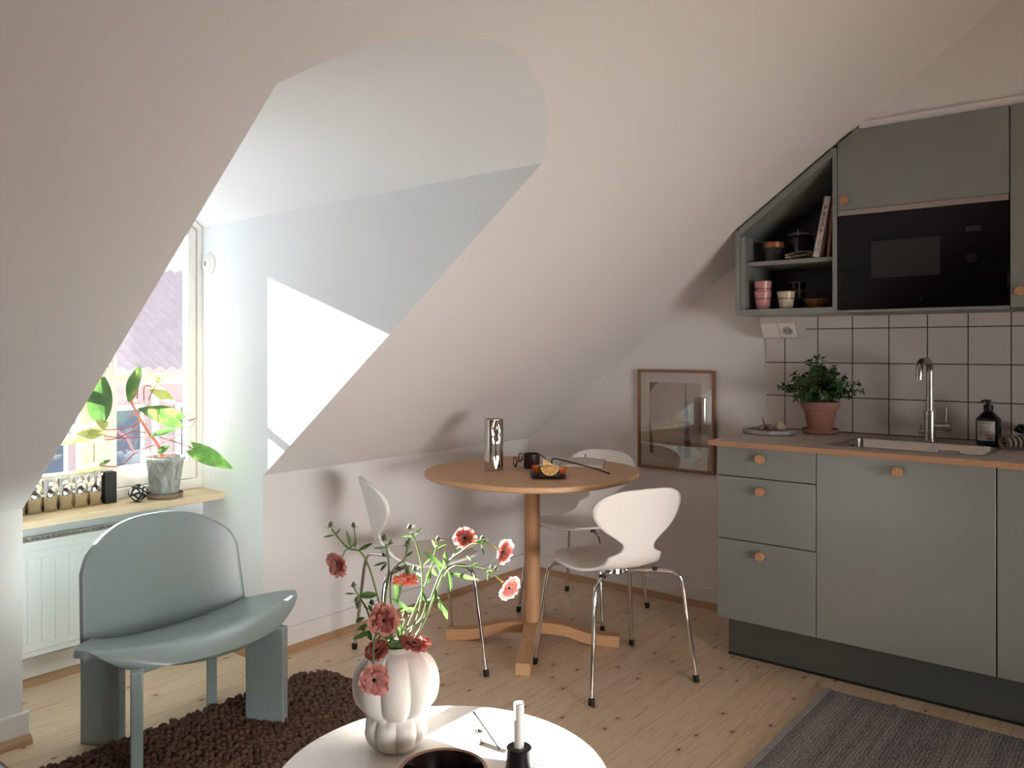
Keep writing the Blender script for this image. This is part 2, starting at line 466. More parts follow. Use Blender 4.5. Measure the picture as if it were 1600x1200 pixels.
# skirting boards with their pine strips
def skirt(name, a, b, n):
    a = Vector(a); b = Vector(b); d = (b-a).normalized(); nn = Vector(n)
    m = MB(); q = [a, b, b+nn*.016, a+nn*.016]
    m.add([(p.x, p.y, z) for z in (0, .098) for p in q], [(0, 3, 2, 1), (4, 5, 6, 7), (0, 1, 5, 4), (1, 2, 6, 5), (2, 3, 7, 6), (3, 0, 4, 7)])
    struct(m.build('baseboard_'+name, W_WHITE, bevel=.004))
    L = (b-a).length; m = MB(); prof_ = [(0, 0)]+[(.024*math.cos(t), .026*math.sin(t)) for t in [PI/2*i/6 for i in range(7)]]
    vs = []; k = len(prof_)
    for e in (a, b):
        for u, z in prof_: p = e+nn*(.016+u); vs.append((p.x, p.y, z))
    m.add(vs, [tuple(range(k)), tuple(reversed(range(k, 2*k)))]+[(i, i+k, (i+1) % k+k, (i+1) % k) for i in range(k)])
    return struct(m.build('trim_'+name, STRIP, smooth=40))
skirt('eaves_left', (XL, YK, 0), (cxl(YK)+.016, YK, 0), (0, -1, 0))
skirt('eaves_right', (cxr(YK), YK, 0), (XK, YK, 0), (0, -1, 0))
skirt('kitchen', (XK, YK-.016, 0), (XK, 1.46, 0), (-1, 0, 0))
skirt('under_window', (cxl(YW), YW, 0), (cxr(YW), YW, 0), (0, -1, 0))
skirt('niche_right', (cxr(YK)+.001, YK, 0), (cxr(YW), YW-.016, 0), (-1, 0, 0))

# window_1: frame, two sashes with a glazing bar, panes, sill
win = bpy.data.objects.new('window_1', None); COL.objects.link(win); win.location = (1.53, YW+.02, .648); struct(win)
WX0, WX1 = cxl(YW+.02), cxr(YW+.02); WZ0 = .648
A = arch(YW+.02)
def arch_z(x):
    a, b_ = WX0, WX1; c = (a+b_)/2; hw = (b_-a)/2; R = (hw*hw+RISE*RISE)/(2*RISE); return SPR+RISE-R+math.sqrt(max(0, R*R-(x-c)**2))
def arch_poly(x0, x1, z0, inset, n=14):
    P = [(x0, z0), (x1, z0)]
    for i in range(n+1):
        x = x1+(x0-x1)*i/n; P.append((x, arch_z(x)-inset))
    return P
def ring(outer, inner, y0, y1, name, mat, parent, bevel=.003):
    m = MB(); n = len(outer)
    vs = [(x, y0, z) for x, z in outer]+[(x, y0, z) for x, z in inner]+[(x, y1, z) for x, z in outer]+[(x, y1, z) for x, z in inner]
    fs = []
    for i in range(n):
        j = (i+1) % n
        fs += [(i, j, n+j, n+i), (2*n+i, 3*n+i, 3*n+j, 2*n+j), (i, 2*n+i, 2*n+j, j), (n+i, n+j, 3*n+j, 3*n+i)]
    return m.add(vs, fs).build(name, mat, parent, bevel=bevel, world=True)
ring(arch_poly(WX0+.001, WX1-.001, WZ0+.002, .001), arch_poly(WX0+.022, WX1-.022, WZ0+.045, .030), YW+.0, YW+.072, 'window_frame', W_WHITE, win)
XM = (WX0+WX1)/2
m = MB(); m.box(XM-.02, YW+.01, WZ0+.045, XM+.02, YW+.10, arch_z(XM)-.033); m.build('window_frame', W_WHITE, win, bevel=.003, world=True)
for x0, x1 in ((WX0+.024, XM-.021), (XM+.021, WX1-.024)):
    so = ring(arch_poly(x0, x1, WZ0+.047, .036), arch_poly(x0+(.037 if x0 < XM else .05), x1-(.037 if x0 > XM else .05), WZ0+.13, .08), YW+.015, YW+.065, 'sash', W_WHITE, win)
    m = MB(); m.box(x0+.037, YW+.022, 1.128, x1-.037, YW+.058, 1.160); m.build('glazing_bar', W_WHITE, so, bevel=.002, world=True)
    P = arch_poly(x0+.032, x1-.032, WZ0+.125, .075)
    m = MB(); m.add([(x, YW+.04, z) for x, z in P], [tuple(range(len(P)))]); m.build('pane', PANE, so, world=True, smooth=0)
    m = MB(); hx = x0+.026 if x0 > XM else x1-.026
    m.box(hx-.012, YW+.009, 1.19, hx+.012, YW+.016, 1.26); m.box(hx-.006, YW-.012, 1.215, hx+.006, YW+.012, 1.23); m.box(hx-.006, YW-.018, 1.15, hx+.006, YW-.008, 1.23)
    m.build('handle', W_WHITE, so, bevel=.002, world=True)
m = MB(); y0 = 3.185
m.add([(cxl(y0), y0, .622), (cxr(y0), y0, .622), (cxr(YW+.03), YW+.03, .622), (cxl(YW+.03), YW+.03, .622), (cxl(y0), y0, .648), (cxr(y0), y0, .648), (cxr(YW+.03), YW+.03, .648), (cxl(YW+.03), YW+.03, .648)],
      [(0, 3, 2, 1), (4, 5, 6, 7), (0, 1, 5, 4), (1, 2, 6, 5), (2, 3, 7, 6), (3, 0, 4, 7)])
m.build('window_sill', PINE, win, bevel=.003, world=True)

# ------------------------------------------------------------------ house across the street
hs = thing('neighbour_house', 'house across the street with a reddish tiled roof, seen through the window', 'house', (8, 15, -6))
def roof_pt(u, v):
    x = -6+u*24; d = v*4.6
    z = 6.9+d*.52+.035*math.sin(x*2*PI/.24)+.06*((d/.34) % 1)*-1
    return (x-4, .0+d, z)
MB().grid(roof_pt, 700, 56).build('roof', plain('clay_roof_tiles', '#a18f93', .8, var=.05, scale=3), hs, smooth=60, fix=False)
hw = MB().box(-10, .55, 0, 14, 8, 6.95).build('wall', plain('house_render', '#b39e9a', .9, var=.03), hs)
box('gutter', W_WHITE, hs, -10, -.05, 6.60, 14, .12, 6.80)
HW = plain('house_window_white', '#d8d8d8', .6)
for wx in (-3.4, -2.0, -.6, .9, 2.4):
    for wz in (2.6, 4.9):
        f = MB().box(wx-.42, .44, wz-.1, wx+.42, .53, wz+1.3).build('window', HW, hs, bevel=.01)
        MB().box(wx-.33, .425, wz, wx+.33, .439, wz+1.2).build('pane', plain('far_glass', '#4d5560', .1), f)
for px_ in (-1.35, .05, 3.2): box('downpipe', HW, hs, px_-.05, .42, 0, px_+.05, .54, 6.7)

# ------------------------------------------------------------------ radiator
rd = thing('radiator', 'white panel radiator with top grille under the window sill', 'radiator', (1.16, YW-.03, .135))
RX, RY, RZ = .72, .085, .425
m = MB(); m.box(.0, -RY, .0, RX, -RY+.018, RZ-.012); m.box(.022, -RY-.0035, .022, RX-.022, -RY+.001, RZ-.035)
m.build('front_panel', RAD, rd, bevel=.004)
m = MB()
k = 0; x = .05
while x < RX-.05:
    m.box(x, -RY-.006, .05, x+.028, -RY-.002, RZ-.062); x += .048
m.build('press_line', RAD, rd, bevel=.002)
m = MB(); m.box(0, -RY+.018, .02, RX, -.002, RZ-.03)
m.build('body', RAD, rd, bevel=.003)
m = MB(); m.box(-.003, -RY-.001, RZ-.014, RX+.003, -RY+.012, RZ); m.box(-.003, -.012, RZ-.014, RX+.003, 0, RZ)
x = 0
while x < RX: m.box(x, -RY+.012, RZ-.006, x+.007, -.012, RZ-.001); x += .0185
m.box(0, -RY+.03, RZ-.009, RX, -RY+.034, RZ-.001)
m.build('top_grille', RAD, rd, bevel=.0008)
m = MB(); m.box(.0, -RY+.014, RZ-.029, RX, -.012, RZ-.02); m.build('convector', INNER, rd)
for bx_ in (.1, .58): box('bracket', RAD, rd, bx_, -.003, .1, bx_+.03, .029, .35)

# ------------------------------------------------------------------ round vent on the cheek
y_ = 3.313; xc_ = cxr(y_)
v_ = thing('air_vent', 'small round white air vent on the dormer cheek beside the window', 'vent', (xc_, y_, 1.646))
MB().lathe([(.046, 0), (.047, .008), (.040, .015)], 32, axis=(-1, 0, 0)).build('cover', W_WHITE, v_, bevel=.002)
MB().lathe([(.030, .015), (.030, .019), (.022, .023), (.012, .024)], 32, axis=(-1, 0, 0)).build('disc', W_WHITE, v_)
m = MB()
for a in range(6): m.ball((-.0245, .008*math.cos(a*PI/3), .008*math.sin(a*PI/3)), .0028, 8)
m.build('hole', plain('grey_holes', '#6f6f6f', .6), v_)

# ------------------------------------------------------------------ lounge chair
lc = thing('lounge_chair', 'sage green lacquered wooden lounge chair in front of the radiator', 'lounge chair', (1.418, 2.5, 0))
def seat_pt(u, v):           # u along width, v back (0) -> front (1)
    s = u*2-1
    hw = .268+.125*math.sin(min(1, v*1.2)*PI/2)**1.3
    if v > .5: hw *= math.sqrt(max(0, 1-((v-.5)/.5)**2.6*.55))
    x = s*hw
    yb = .115+.045*(1-s*s)
    yf = -.125-.085*(1-abs(s)**2.4)
    y = yb+(yf-yb)*v
    z = .350+.034*math.sin(min(v/.8, 1)*PI/2)-.038*(1-s*s)*(1-v*.75)+.008*abs(s)**3
    if v > .74: z -= .052*((v-.74)/.26)**2.2
    return (x, y, z)
MB().grid(seat_pt, 41, 31).build('seat', SAGE, lc, solid=.022, bevel=.006, smooth=180, seg=3)
def back_pt(u, v):
    s = u*2-1
    W0 = .290
    t = v
    hmax = .385
    hw = W0
    z0 = .300; zt = .704
    # arched top: superellipse
    ztop = zt-.115*(abs(s)**2.7)-.03*max(0, abs(s)-.93)/.07
    z = z0+(ztop-z0)*t
    x = s*hw*(1-.05*t)
    y = .118+.052*(1-s*s)+.20*(z-z0)*.80
    return (x, y, z)
MB().grid(back_pt, 45, 25).build('backrest', SAGE, lc, solid=.018, bevel=.005, smooth=180, seg=3)
def slab(cx_, cy_, ang, z1, w=.14, t=.034):
    m = MB(); m.box(-w/2, -t/2, 0, w/2, t/2, z1)
    return m.xf(Matrix.Translation((cx_, cy_, 0)) @ Matrix.Rotation(math.radians(ang), 4, 'Z'))
for cx_, cy_, a, z1 in ((-.200, .175, -60, .340), (.182, .175, 60, .340), (-.238, -.125, 63, .338), (.206, -.125, -63, .338)):
    slab(cx_, cy_, a, z1).build('leg', SAGE, lc, bevel=.005, seg=3)
m = MB(); m.prism([(-.20, .352), (.20, .352), (.20, .285), (-.20, .285)], 'y', -.075, -.045)
m.prism([(-.17, .340), (.17, .340), (.17, .28), (-.17, .28)], 'y', .08, .105)
m.build('apron', SAGE, lc, bevel=.003)

# ------------------------------------------------------------------ rugs
rg = thing('shaggy_rug', 'chocolate brown chunky loop rug under the lounge chair and coffee table', 'rug', (1.1, 1.8, 0))
def in_rug(x, y):
    X0, X1, Y0, Y1, R = .05, 2.02, -.20, 2.61, .10
    if not (X0 < x < X1 and Y0 < y < Y1): return False
    dx = max(0, x-(X1-R)); dy = max(0, y-(Y1-R)); return dx*dx+dy*dy < R*R
MB().box(.08, -.18, .001, 1.985, 2.575, .010).build('backing', YARN, rg, world=True, bevel=.02)
ico = []
tmp = bmesh.new(); bmesh.ops.create_icosphere(tmp, subdivisions=2, radius=1); tmp.verts.ensure_lookup_table()
iv = [v.co.copy() for v in tmp.verts]; iff = [tuple(v.index for v in f.verts) for f in tmp.faces]; tmp.free()
m = MB(); sp = .021; y = -.18; r_ = 0
while y < 2.61:
    x = .25+(r_ % 2)*sp*.5
    while x < 2.02:
        xx = x+random.uniform(-.006, .006); yy_ = y+random.uniform(-.006, .006)
        if in_rug(xx, yy_) and not (xx < .9 and yy_ < 1.9):
            R3 = Euler((random.uniform(-.6, .6), random.uniform(-.6, .6), random.uniform(0, PI))).to_matrix()
            a, b_, c_ = random.uniform(.013, .019), random.uniform(.008, .011), random.uniform(.009, .013)
            o_ = Vector((xx, yy_, .016+random.uniform(-.002, .005)))
            bi = len(m.v); m.v += [o_+R3 @ Vector((p.x*a, p.y*b_, p.z*c_)) for p in iv]
            m.f += [(f[0]+bi, f[1]+bi, f[2]+bi) for f in iff]; m.mi += [0]*len(iff)
        x += sp
    y += sp*.86; r_ += 1
pl_ = m.build('pile', YARN, rg, world=True, smooth=180, fix=False); pl_['kind'] = 'stuff'

gr = Mat('grey_flatweave', '#75706d', .95)
vv = gr.coords((1, 1, 1)); st = gr.noise(gr.coords((.3, 7, 1)), 1.3, 2)
cc = gr.ramp(st, [(.38, '#a09a96'), (.5, '#6c6866'), (.6, '#98928e')])
gr.base(gr.mix(.6, cc, gr.ramp(gr.noise(gr.coords((160, 160, 1)), 1, 2), [(.35, '#3a3736'), (.6, '#989290')])))
wr = thing('woven_rug', 'grey woven flat rug on the floor before the kitchen units', 'rug', (2.6, .3, 0))
def wr_pt(u, v):
    x = 2.0+u*1.105; y = 1.0-v*1.9
    e = min(1, min(u, 1-u)*60, v*60)
    return (x, y, .002+e*(.006+.0022*abs(math.sin(y*PI/.0115))+.0014*math.sin(x*PI/.009+round(y/.0115)*PI)))
MB().grid(wr_pt, 240, 830).build('weave', gr.m, wr, world=True, smooth=180, fix=False)
m = MB(); m.box(2.0, .975, .001, 3.105, 1.004, .009); m.build('hem', plain('rug_hem', '#8e8a88', .9, var=.2, scale=60), wr, world=True, bevel=.003)

# ------------------------------------------------------------------ dining table
dt = thing('dining_table', 'round oak pedestal dining table with a four-armed bent foot', 'dining table', (2.815, 2.160, 0), math.radians(32))
m = MB(); R_ = .455
def sq(a, i, z): return 1+.022*math.cos(4*(a-0.25))
m.lathe([(R_-.010, .720), (R_, .727), (R_, .742), (R_-.003, .745)], 96, lob=sq)
m.build('tabletop', OAK, dt, smooth=30)
MB().lathe([(.034, .085), (.034, .720)], 32).build('post', OAKZ, dt)
MB().lathe([(.11, .706), (.11, .720)], 32).build('mounting_plate', BLACKP, dt)
def arm_pts():
    top = []; bot = []
    for i in range(15):
        t = i/14; r = .0+t*.375
        k = 1/(1+math.exp((r-.19)*28))
        top.append((r, .046+.046*k)); bot.append((r, .0+.046*k if r < .33 else max(0, .0+.046*k-.0005)))
    return top, bot
T_, B_ = arm_pts()
for q in range(4):
    m = MB(); poly = T_+B_[::-1]
    m.prism(poly, 'y', -.029, .029)
    c0 = .029
    for v__ in m.v:
        if v__.x < c0: v__.x = abs(v__.y) if False else (.0295 if v__.x < .0295 else v__.x)
    m.xf(Matrix.Rotation(q*PI/2, 4, 'Z')); m.build('foot', OAK if q % 2 == 0 else OAKY, dt, bevel=.003)
box('foot_hub', OAK, dt, -.0292, -.0292, .040, .0292, .0292, .0915)

# ------------------------------------------------------------------ dining chairs
def prof_pts():
    P = [(.236, .428), (.228, .440), (.21, .446), (.16, .446), (.10, .440), (.035, .433), (-.03, .430), (-.082, .434), (-.128, .452), (-.158, .485), (-.173, .53), (-.184, .58), (-.201, .65), (-.218, .71), (-.232, .757)]
    return spline([(0, y, z) for y, z in P], 6)
SP = prof_pts()
cum = [0]
for i in range(1, len(SP)): cum.append(cum[-1]+(SP[i]-SP[i-1]).length)
LT = cum[-1]
HWK = [(0, .0), (.006, .062), (.018, .100), (.045, .142), (.09, .178), (.14, .198), (.18, .203), (.235, .196), (.29, .172), (.335, .145), (.37, .130), (.40, .123), (.432, .118), (.446, .095), (.460, .072), (.478, .066), (.495, .074), (.515, .102), (.535, .137), (.56, .168), (.59, .190), (.62, .197), (.65, .188), (.675, .165), (.695, .128), (.707, .085), (.713, .0)]
KL = HWK[-1][0]
def halfw(s):
    s = s/LT*KL
    for (a, b), (c, d) in zip(HWK, HWK[1:]):
        if s <= c: return b+(d-b)*(s-a)/(c-a)
    return 0
def at_len(s):
    for i in range(1, len(cum)):
        if s <= cum[i]+1e-9:
            t = (s-cum[i-1])/(cum[i]-cum[i-1]); return SP[i-1].lerp(SP[i], t), (SP[i]-SP[i-1]).normalized()
    return SP[-1], (SP[-1]-SP[-2]).normalized()
def shell_pt(u, v):
    s = LT*(.5-.5*math.cos(PI*u)) if False else LT*u
    # closer rows near the two rounded ends
    e = .10
    if u < e: s = LT*e*(u/e)**1.8
    elif u > 1-e: s = LT*(1-e*((1-u)/e)**1.8)
    p, t = at_len(min(s, LT)); w = halfw(s); q = v*2-1
    nrm = Vector((0, t.z, -t.y))          # towards the sitter
    up = nrm
    f = s/LT
    dish = .003 if f < .40 else .003+.045*min(1, (f-.40)/.2)
    ed = q*q*(w/.2)**2
    bend = (dish*ed)
    return Vector((q*w, p.y, p.z))+up*bend
def make_chair(label):
    t = thing('dining_chair', label, 'dining chair', (0, 0, 0), 0, 'white dining chairs around the oak table')
    MB().grid(shell_pt, 90, 21).build('shell', SHELLW, t, solid=.010, smooth=180)
    for sx in (-1, 1):
        for sy in (-1, 1):
            P = [(sx*.03, sy*.03, .408), (sx*.11, sy*.10, .414), (sx*.165, sy*.150, .414), (sx*.185, sy*.168, .404), (sx*.193, sy*.175, .385), (sx*.200, sy*.182, .34), (sx*.235, sy*.215, .004)]
            pts = [Vector(P[0])]+spline(P[1:6], 4)+[Vector(P[6])]
            lg = MB().tube(pts, .0078, 12).build('leg', CHROME, t, smooth=60)
            a = Vector(P[6]); d = (Vector(P[5])-a).normalized()
            MB().lathe([(.010, 0), (.0115, .004), (.0115, .024), (.009, .026)], 14, a-d*.003, axis=d).build('foot_cap', BLACKP, lg)
            MB().lathe([(.012, .414), (.012, .425)], 12, (sx*.12, sy*.108, 0)).build('spacer', BLACKP, lg)
    MB().lathe([(.055, .400), (.058, .404), (.055, .424)], 24).build('hub', CHROME, t)
    return t
c1 = make_chair('white curvy-backed chair seen from behind, nearest the kitchen units')
c1.location = (2.741, 1.702, 0); c1.rotation_euler.z = math.radians(65.2-90)
c2 = copy_tree(c1); c2['label'] = 'white chair behind the flowers, left of the oak table, seen edge-on'
c2.location = (2.335, 2.377, 0); c2.rotation_euler.z = math.radians(-30.5-90)
c3 = copy_tree(c1); c3['label'] = 'white chair at the far side of the oak table, partly hidden by its top'
c3.location = (3.311, 2.226, 0); c3.rotation_euler.z = math.radians(182-90)

# ------------------------------------------------------------------ kitchen: base units
def knob(parent, x, y, z, r=.0175):
    return MB().lathe([(r*.55, 0), (r*.55, .010), (r, .012), (r, .028), (r-.0015, .030)], 28, (x, y, z), axis=(-1, 0, 0)).build('knob', KNOB, parent, world=True, label='round oak knob')
XF = 3.115
dc = thing('drawer_unit', 'grey-green base unit with three drawers and oak knobs, at the left end of the worktop', 'kitchen unit', (XF+.3, 1.24, 0))
box('carcass', GREEN_D, dc, XF+.019, 1.042, .178, XK-.012, 1.441, .878, world=True)
for z0, z1, zk in ((.181, .502, .457), (.506, .756, .709), (.760, .876, .837)):
    d = box('drawer', GREEN, dc, XF, 1.0435, z0, XF+.018, 1.4395, z1, world=True, bevel=.0015)
    knob(d, XF, 1.253, zk)
du = thing('sink_unit', 'wide grey-green base unit with one large door front below the sink', 'kitchen unit', (XF+.3, .75, 0))
m = MB()
m.box(XF+.019, .453, .178, XK-.012, .471, .878); m.box(XF+.019, 1.022, .178, XK-.012, 1.040, .878); m.box(XF+.019, .471, .178, XK-.012, 1.022, .196); m.box(XK-.03, .471, .196, XK-.012, 1.022, .878)
m.build('carcass', GREEN_D, du, world=True)
d = box('door', GREEN, du, XF, .4525, .181, XF+.018, 1.0405, .876, world=True, bevel=.0015); knob(d, XF, .752, .836)
de = thing('base_unit', 'grey-green base unit cut off by the right edge of the picture', 'kitchen unit', (XF+.3, .2, 0))
box('carcass', GREEN_D, de, XF+.019, -.149, .178, XK-.012, .451, .878, world=True)
d = box('door', GREEN, de, XF, -.1475, .181, XF+.018, .4485, .876, world=True, bevel=.0015); knob(d, XF, -.05, .836)
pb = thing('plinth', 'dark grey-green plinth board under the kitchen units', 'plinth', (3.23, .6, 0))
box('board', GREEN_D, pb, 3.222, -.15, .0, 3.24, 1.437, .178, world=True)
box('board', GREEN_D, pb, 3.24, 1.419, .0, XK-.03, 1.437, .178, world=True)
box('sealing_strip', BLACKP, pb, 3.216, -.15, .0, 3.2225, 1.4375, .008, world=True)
# worktop with a cut-out for the sink
wt = thing('worktop', 'light grey laminate worktop with a plywood edge', 'worktop', (3.41, .6, .88))
SX0, SX1, SY0, SY1 = 3.215, 3.625, .500, 1.035
m = MB()
for q in ((3.090, SY1, XK-.012, 1.455), (3.090, -.15, XK-.012, SY0), (3.090, SY0, SX0, SY1), (SX1, SY0, XK-.012, SY1)): m.box(q[0], q[1], .879, q[2], q[3], .8995)
m.build('slab', COUNTER, wt, world=True)
m = MB(); m.box(3.083, -.15, .879, 3.0898, 1.4625, .900); m.box(3.0898, 1.4552, .879, XK-.012, 1.4625, .900)
m.build('edge_strip', EDGE, wt, world=True, label='oiled plywood edge strip')
# sink
sk = thing('kitchen_sink', 'brushed steel sink sunk into the worktop', 'sink', (3.42, .77, .9))
def rrect(x0, y0, x1, y1, r, n=6):
    P = []
    for cx_, cy_, a0 in ((x1-r, y1-r, 0), (x0+r, y1-r, 90), (x0+r, y0+r, 180), (x1-r, y0+r, 270)):
        for i in range(n+1): a = math.radians(a0+90*i/n); P.append((cx_+r*math.cos(a), cy_+r*math.sin(a)))
    return P
def loops(levels, closed_last=True):
    m = MB(); n = len(levels[0][0]); vs = []
    for P, z in levels: vs += [(x, y, z) for x, y in P]
    fs = [(i*n+k, i*n+(k+1) % n, (i+1)*n+(k+1) % n, (i+1)*n+k) for i in range(len(levels)-1) for k in range(n)]
    if closed_last: fs.append(tuple((len(levels)-1)*n+k for k in range(n)))
    return m.add(vs, fs)
O_ = rrect(SX0-.012, SY0-.012, SX1+.012, SY1+.012, .02); I_ = rrect(SX0+.012, SY0+.012, SX1-.065, SY1-.012, .03)
loops([(O_, .8996), (O_, .9012), (rrect(SX0+.006, SY0+.006, SX1-.059, SY1-.006, .03), .9012), (I_, .896), (rrect(SX0+.016, SY0+.016, SX1-.069, SY1-.016, .03), .72), (rrect(SX0+.05, SY0+.05, SX1-.10, SY1-.05, .03), .712)]).build('basin', STEEL, sk, world=True, smooth=50)
MB().lathe([(.042, .7125), (.042, .716), (.03, .717)], 28, (3.39, .77, 0)).build('drain', STEELP, sk, world=True)
m = MB(); m.box(SX0+.0165, .640, .838, SX0+.0185, .70, .872); m.build('overflow_cover', STEELP, sk, world=True)
m = MB()
m.box(3.553, .64, .80, 3.5545, .642, .872); m.box(3.553, .71, .80, 3.5545, .712, .872); m.box(3.553, .64, .870, 3.5545, .712, .872)
m.build('overflow_slot', BLACKP, sk, world=True)
# mixer tap
tp = thing('kitchen_tap', 'tall brushed steel kitchen mixer tap behind the sink', 'tap', (3.596, .752, .9012))
m = MB(); m.lathe([(.026, 0), (.026, .004), (.0225, .006), (.0225, .120), (.021, .1215)], 28)
m.build('body', STEEL, tp)
dx, dy = -.999, .03
P = [(0, 0, .118), (0, 0, .22)]
base_ = []
for i in range(9): a = PI/2*i/8; base_.append((dx*.045*(1-math.cos(a)), dy*.045*(1-math.cos(a)), .275+.045*math.sin(a)))
L2 = .155
P += base_
for i in range(1, 9): a = PI/2*i/8; P.append((dx*(L2-.045+.045*math.sin(a)), dy*(L2-.045+.045*math.sin(a)), .275+.045*math.cos(a)))
P += [(dx*L2, dy*L2, .262)]
MB().tube(P, .0140, 20).build('spout', STEEL, tp, smooth=60)
MB().cyl((dx*L2, dy*L2, .262), (dx*L2, dy*L2, .250), .0115, 20).build('nozzle', STEELP, tp)
lv = MB().cyl((0, 0, .060), (0, -.052, .060), .0155, 24).cyl((0, -.053, .060), (0, -.074, .060), .019, 24).build('lever_housing', STEEL, tp)
MB().cyl((0, -.060, .078), (.0, -.062, .140), .0028, 10).build('lever', STEELP, lv)
sv = MB().cyl((0, 0, .036), (0, .040, .036), .0095, 20).build('shut_off_valve', STEEL, tp)
MB().cyl((0, .034, .044), (0, .034, .066), .002, 8).build('pin', STEELP, sv)
# soap bottle
sb = thing('soap_bottle', 'black pump bottle with a pale printed label beside the tap', 'bottle', (3.600, .548, .9012), math.radians(0))
m = MB(); r = .043
m.lathe([(r-.004, 0), (r, .004), (r, .098), (r-.004, .104), (.016, .128), (.015, .135)], 36); m.build('bottle_body', plain('black_plastic_bottle', '#0b0b0b', .25), sb)
pm = MB().lathe([(.017, .134), (.017, .152), (.014, .154)], 28).lathe([(.0085, .153), (.0085, .165), (.010, .166), (.010, .1725)], 20).build('pump', BLACKP, sb)
MB().tube(spline([(0, 0, .169), (-.012, .006, .170), (-.030, .016, .168), (-.035, .019, .162)], 4), .004, 10).build('nozzle', BLACKP, pm)
LBL = plain('printed_label', '#c9c4bd', .7); INK = plain('label_ink', '#2a2725', .7)
m = MB(); a0, a1 = math.radians(180-50), math.radians(180+38)
m.grid(lambda u, v: (math.cos(a0+(a1-a0)*u)*(r+.0006), math.sin(a0+(a1-a0)*u)*(r+.0006), .018+.074*v), 20, 2)
lb = m.build('label', LBL, sb, smooth=180)
def wrap(me, rad, ang0):       # bend flat lettering round the bottle
    for v in me.vertices:
        a = math.radians(180)+ang0+v.co.x/rad; rr = rad+.0009+v.co.z
        v.co = Vector((math.cos(a)*rr, math.sin(a)*rr, v.co.y))
def label_text(t, size, z, x=0, align='CENTER'):
    o = text_mesh(t, size, Matrix.Translation((x, z, 0)), INK, lb, 'lettering', .0001, align)
    wrap(o.data, r, math.radians(-6))
label_text('L:A BRUKET', .0098, .0845)
for k, (w_, z) in enumerate(((.024, .075), (.046, .069), (.030, .064), (.044, .056), (.046, .052), (.040, .048), (.045, .042), (.046, .038), (.010, .026))):
    m = MB(); am = math.radians(180)+math.radians(-6); x0 = -.026
    m.grid(lambda u, v: (math.cos(am+(x0+w_*u)/r)*(r+.0011), math.sin(am+(x0+w_*u)/r)*(r+.0011), z+.0012*v), 10, 2)
    m.build('text_line', INK, lb, smooth=180)
m = MB()
for k in range(9):
    x0 = .008+k*.0020
    m.grid(lambda u, v: (math.cos(am+(x0+.0011*u)/r)*(r+.0011), math.sin(am+(x0+.0011*u)/r)*(r+.0011), .024+.007*v), 2, 2)
bc = m.build('barcode', INK, lb, smooth=180)
# rolled cloth, small potted plant
tw = thing('rolled_cloth', 'brown striped cloth rolled up at the right end of the sink', 'cloth', (3.50, .44, .9002), math.radians(-38))
stm = Mat('striped_cloth', '#5f5247', .95)
wv = stm.n('ShaderNodeTexWave'); wv.inputs['Scale'].default_value = 14; wv.inputs['Distortion'].default_value = .6; stm.l(stm.coords(), wv.inputs['Vector'])
stm.base(stm.ramp(wv.outputs['Fac'], [(.3, '#3a322b'), (.55, '#6d5f52'), (.8, '#a09282')]))
m = MB()
def roll(u, v):
    a = u*2*PI*2.6; rr = .006+.0185*u
    return (-.06+.16*v, math.cos(a)*rr*1.15, .0265+math.sin(a)*rr+.0*v)
m.grid(roll, 90, 12).build('cloth', stm.m, tw, smooth=180, solid=.003)
sp_ = thing('succulent_pot', 'small dark-leaved plant in a grey pot at the right edge of the worktop', 'potted plant', (3.66, .432, .9))
MB().lathe([(.022, 0), (.027, .040), (.024, .040), (.022, .034)], 24).build('pot', plain('grey_glazed_pot', '#8d8c89', .5), sp_)
DKL = leaf_mat('dark_leaf', [(.3, '#15170f'), (.7, '#2a3020')], trans=.1)
m = MB()
for k in range(34):
    a = k*2.4; t = .35+.65*(k/34); l_ = .040; d_ = Vector((math.cos(a)*math.sin(1.3*t), math.sin(a)*math.sin(1.3*t), math.cos(1.3*t)))
    m.ball(Vector((0, 0, .045))+d_*l_*.62, l_*.5, 8, (.28, .35, 1), d_.to_track_quat('Z', 'Y').to_matrix())
m.build('foliage', DKL, sp_)
# herb in a terracotta pot
hp = thing('potted_herb', 'bushy green herb in a terracotta pot on the worktop by the tiles', 'potted plant', (3.625, 1.195, .9))
MB().lathe([(.062, 0), (.072, .004), (.076, .022), (.071, .022), (.067, .008), (.0, .008)], 40, cap1=False).build('saucer', TERRA, hp)
MB().lathe([(.050, .0085), (.068, .105), (.078, .107), (.082, .140), (.076, .141), (.072, .125)], 40, cap1=False).build('pot', TERRA, hp)
MB().lathe([(.0, .128), (.0735, .126)], 30, cap0=False, cap1=False).build('soil', SOIL, hp)
HERB = leaf_mat('herb_leaf', [(.3, '#25401a'), (.6, '#3f6128'), (.8, '#567a35')], trans=.25, scale=40)
HSTEM = plain('herb_stem', '#4d5a2c', .7)
def leaf_patch(m, p, d, nrm, L, W, fold=.25, droop=.0, nu=5, nv=3, heart=False, wav=0):
    d = Vector(d).normalized(); nrm = Vector(nrm); nrm = (nrm-d*nrm.dot(d)); nrm.normalize(); s = d.cross(nrm)
    def f(u, v):
        q = v*2-1
        if heart:
            w = W*(math.sin(PI*min(1, (u*.93+.09)))**.62)*(1.10-.62*u); back = -.16*L*abs(q)*(1-min(1, u/.25)) if u < .25 else 0
        else:
            w = W*math.sin(PI*(u*.96+.02))**.8; back = 0
        return Vector(p)+d*(L*u+back)+s*(q*w)+nrm*(abs(q)*w*fold-droop*L*u*u+wav*L*math.sin(u*9+q*3)*abs(q))
    m.grid(f, nu, nv)
random.seed(11)
stems = MB(); fol = MB()
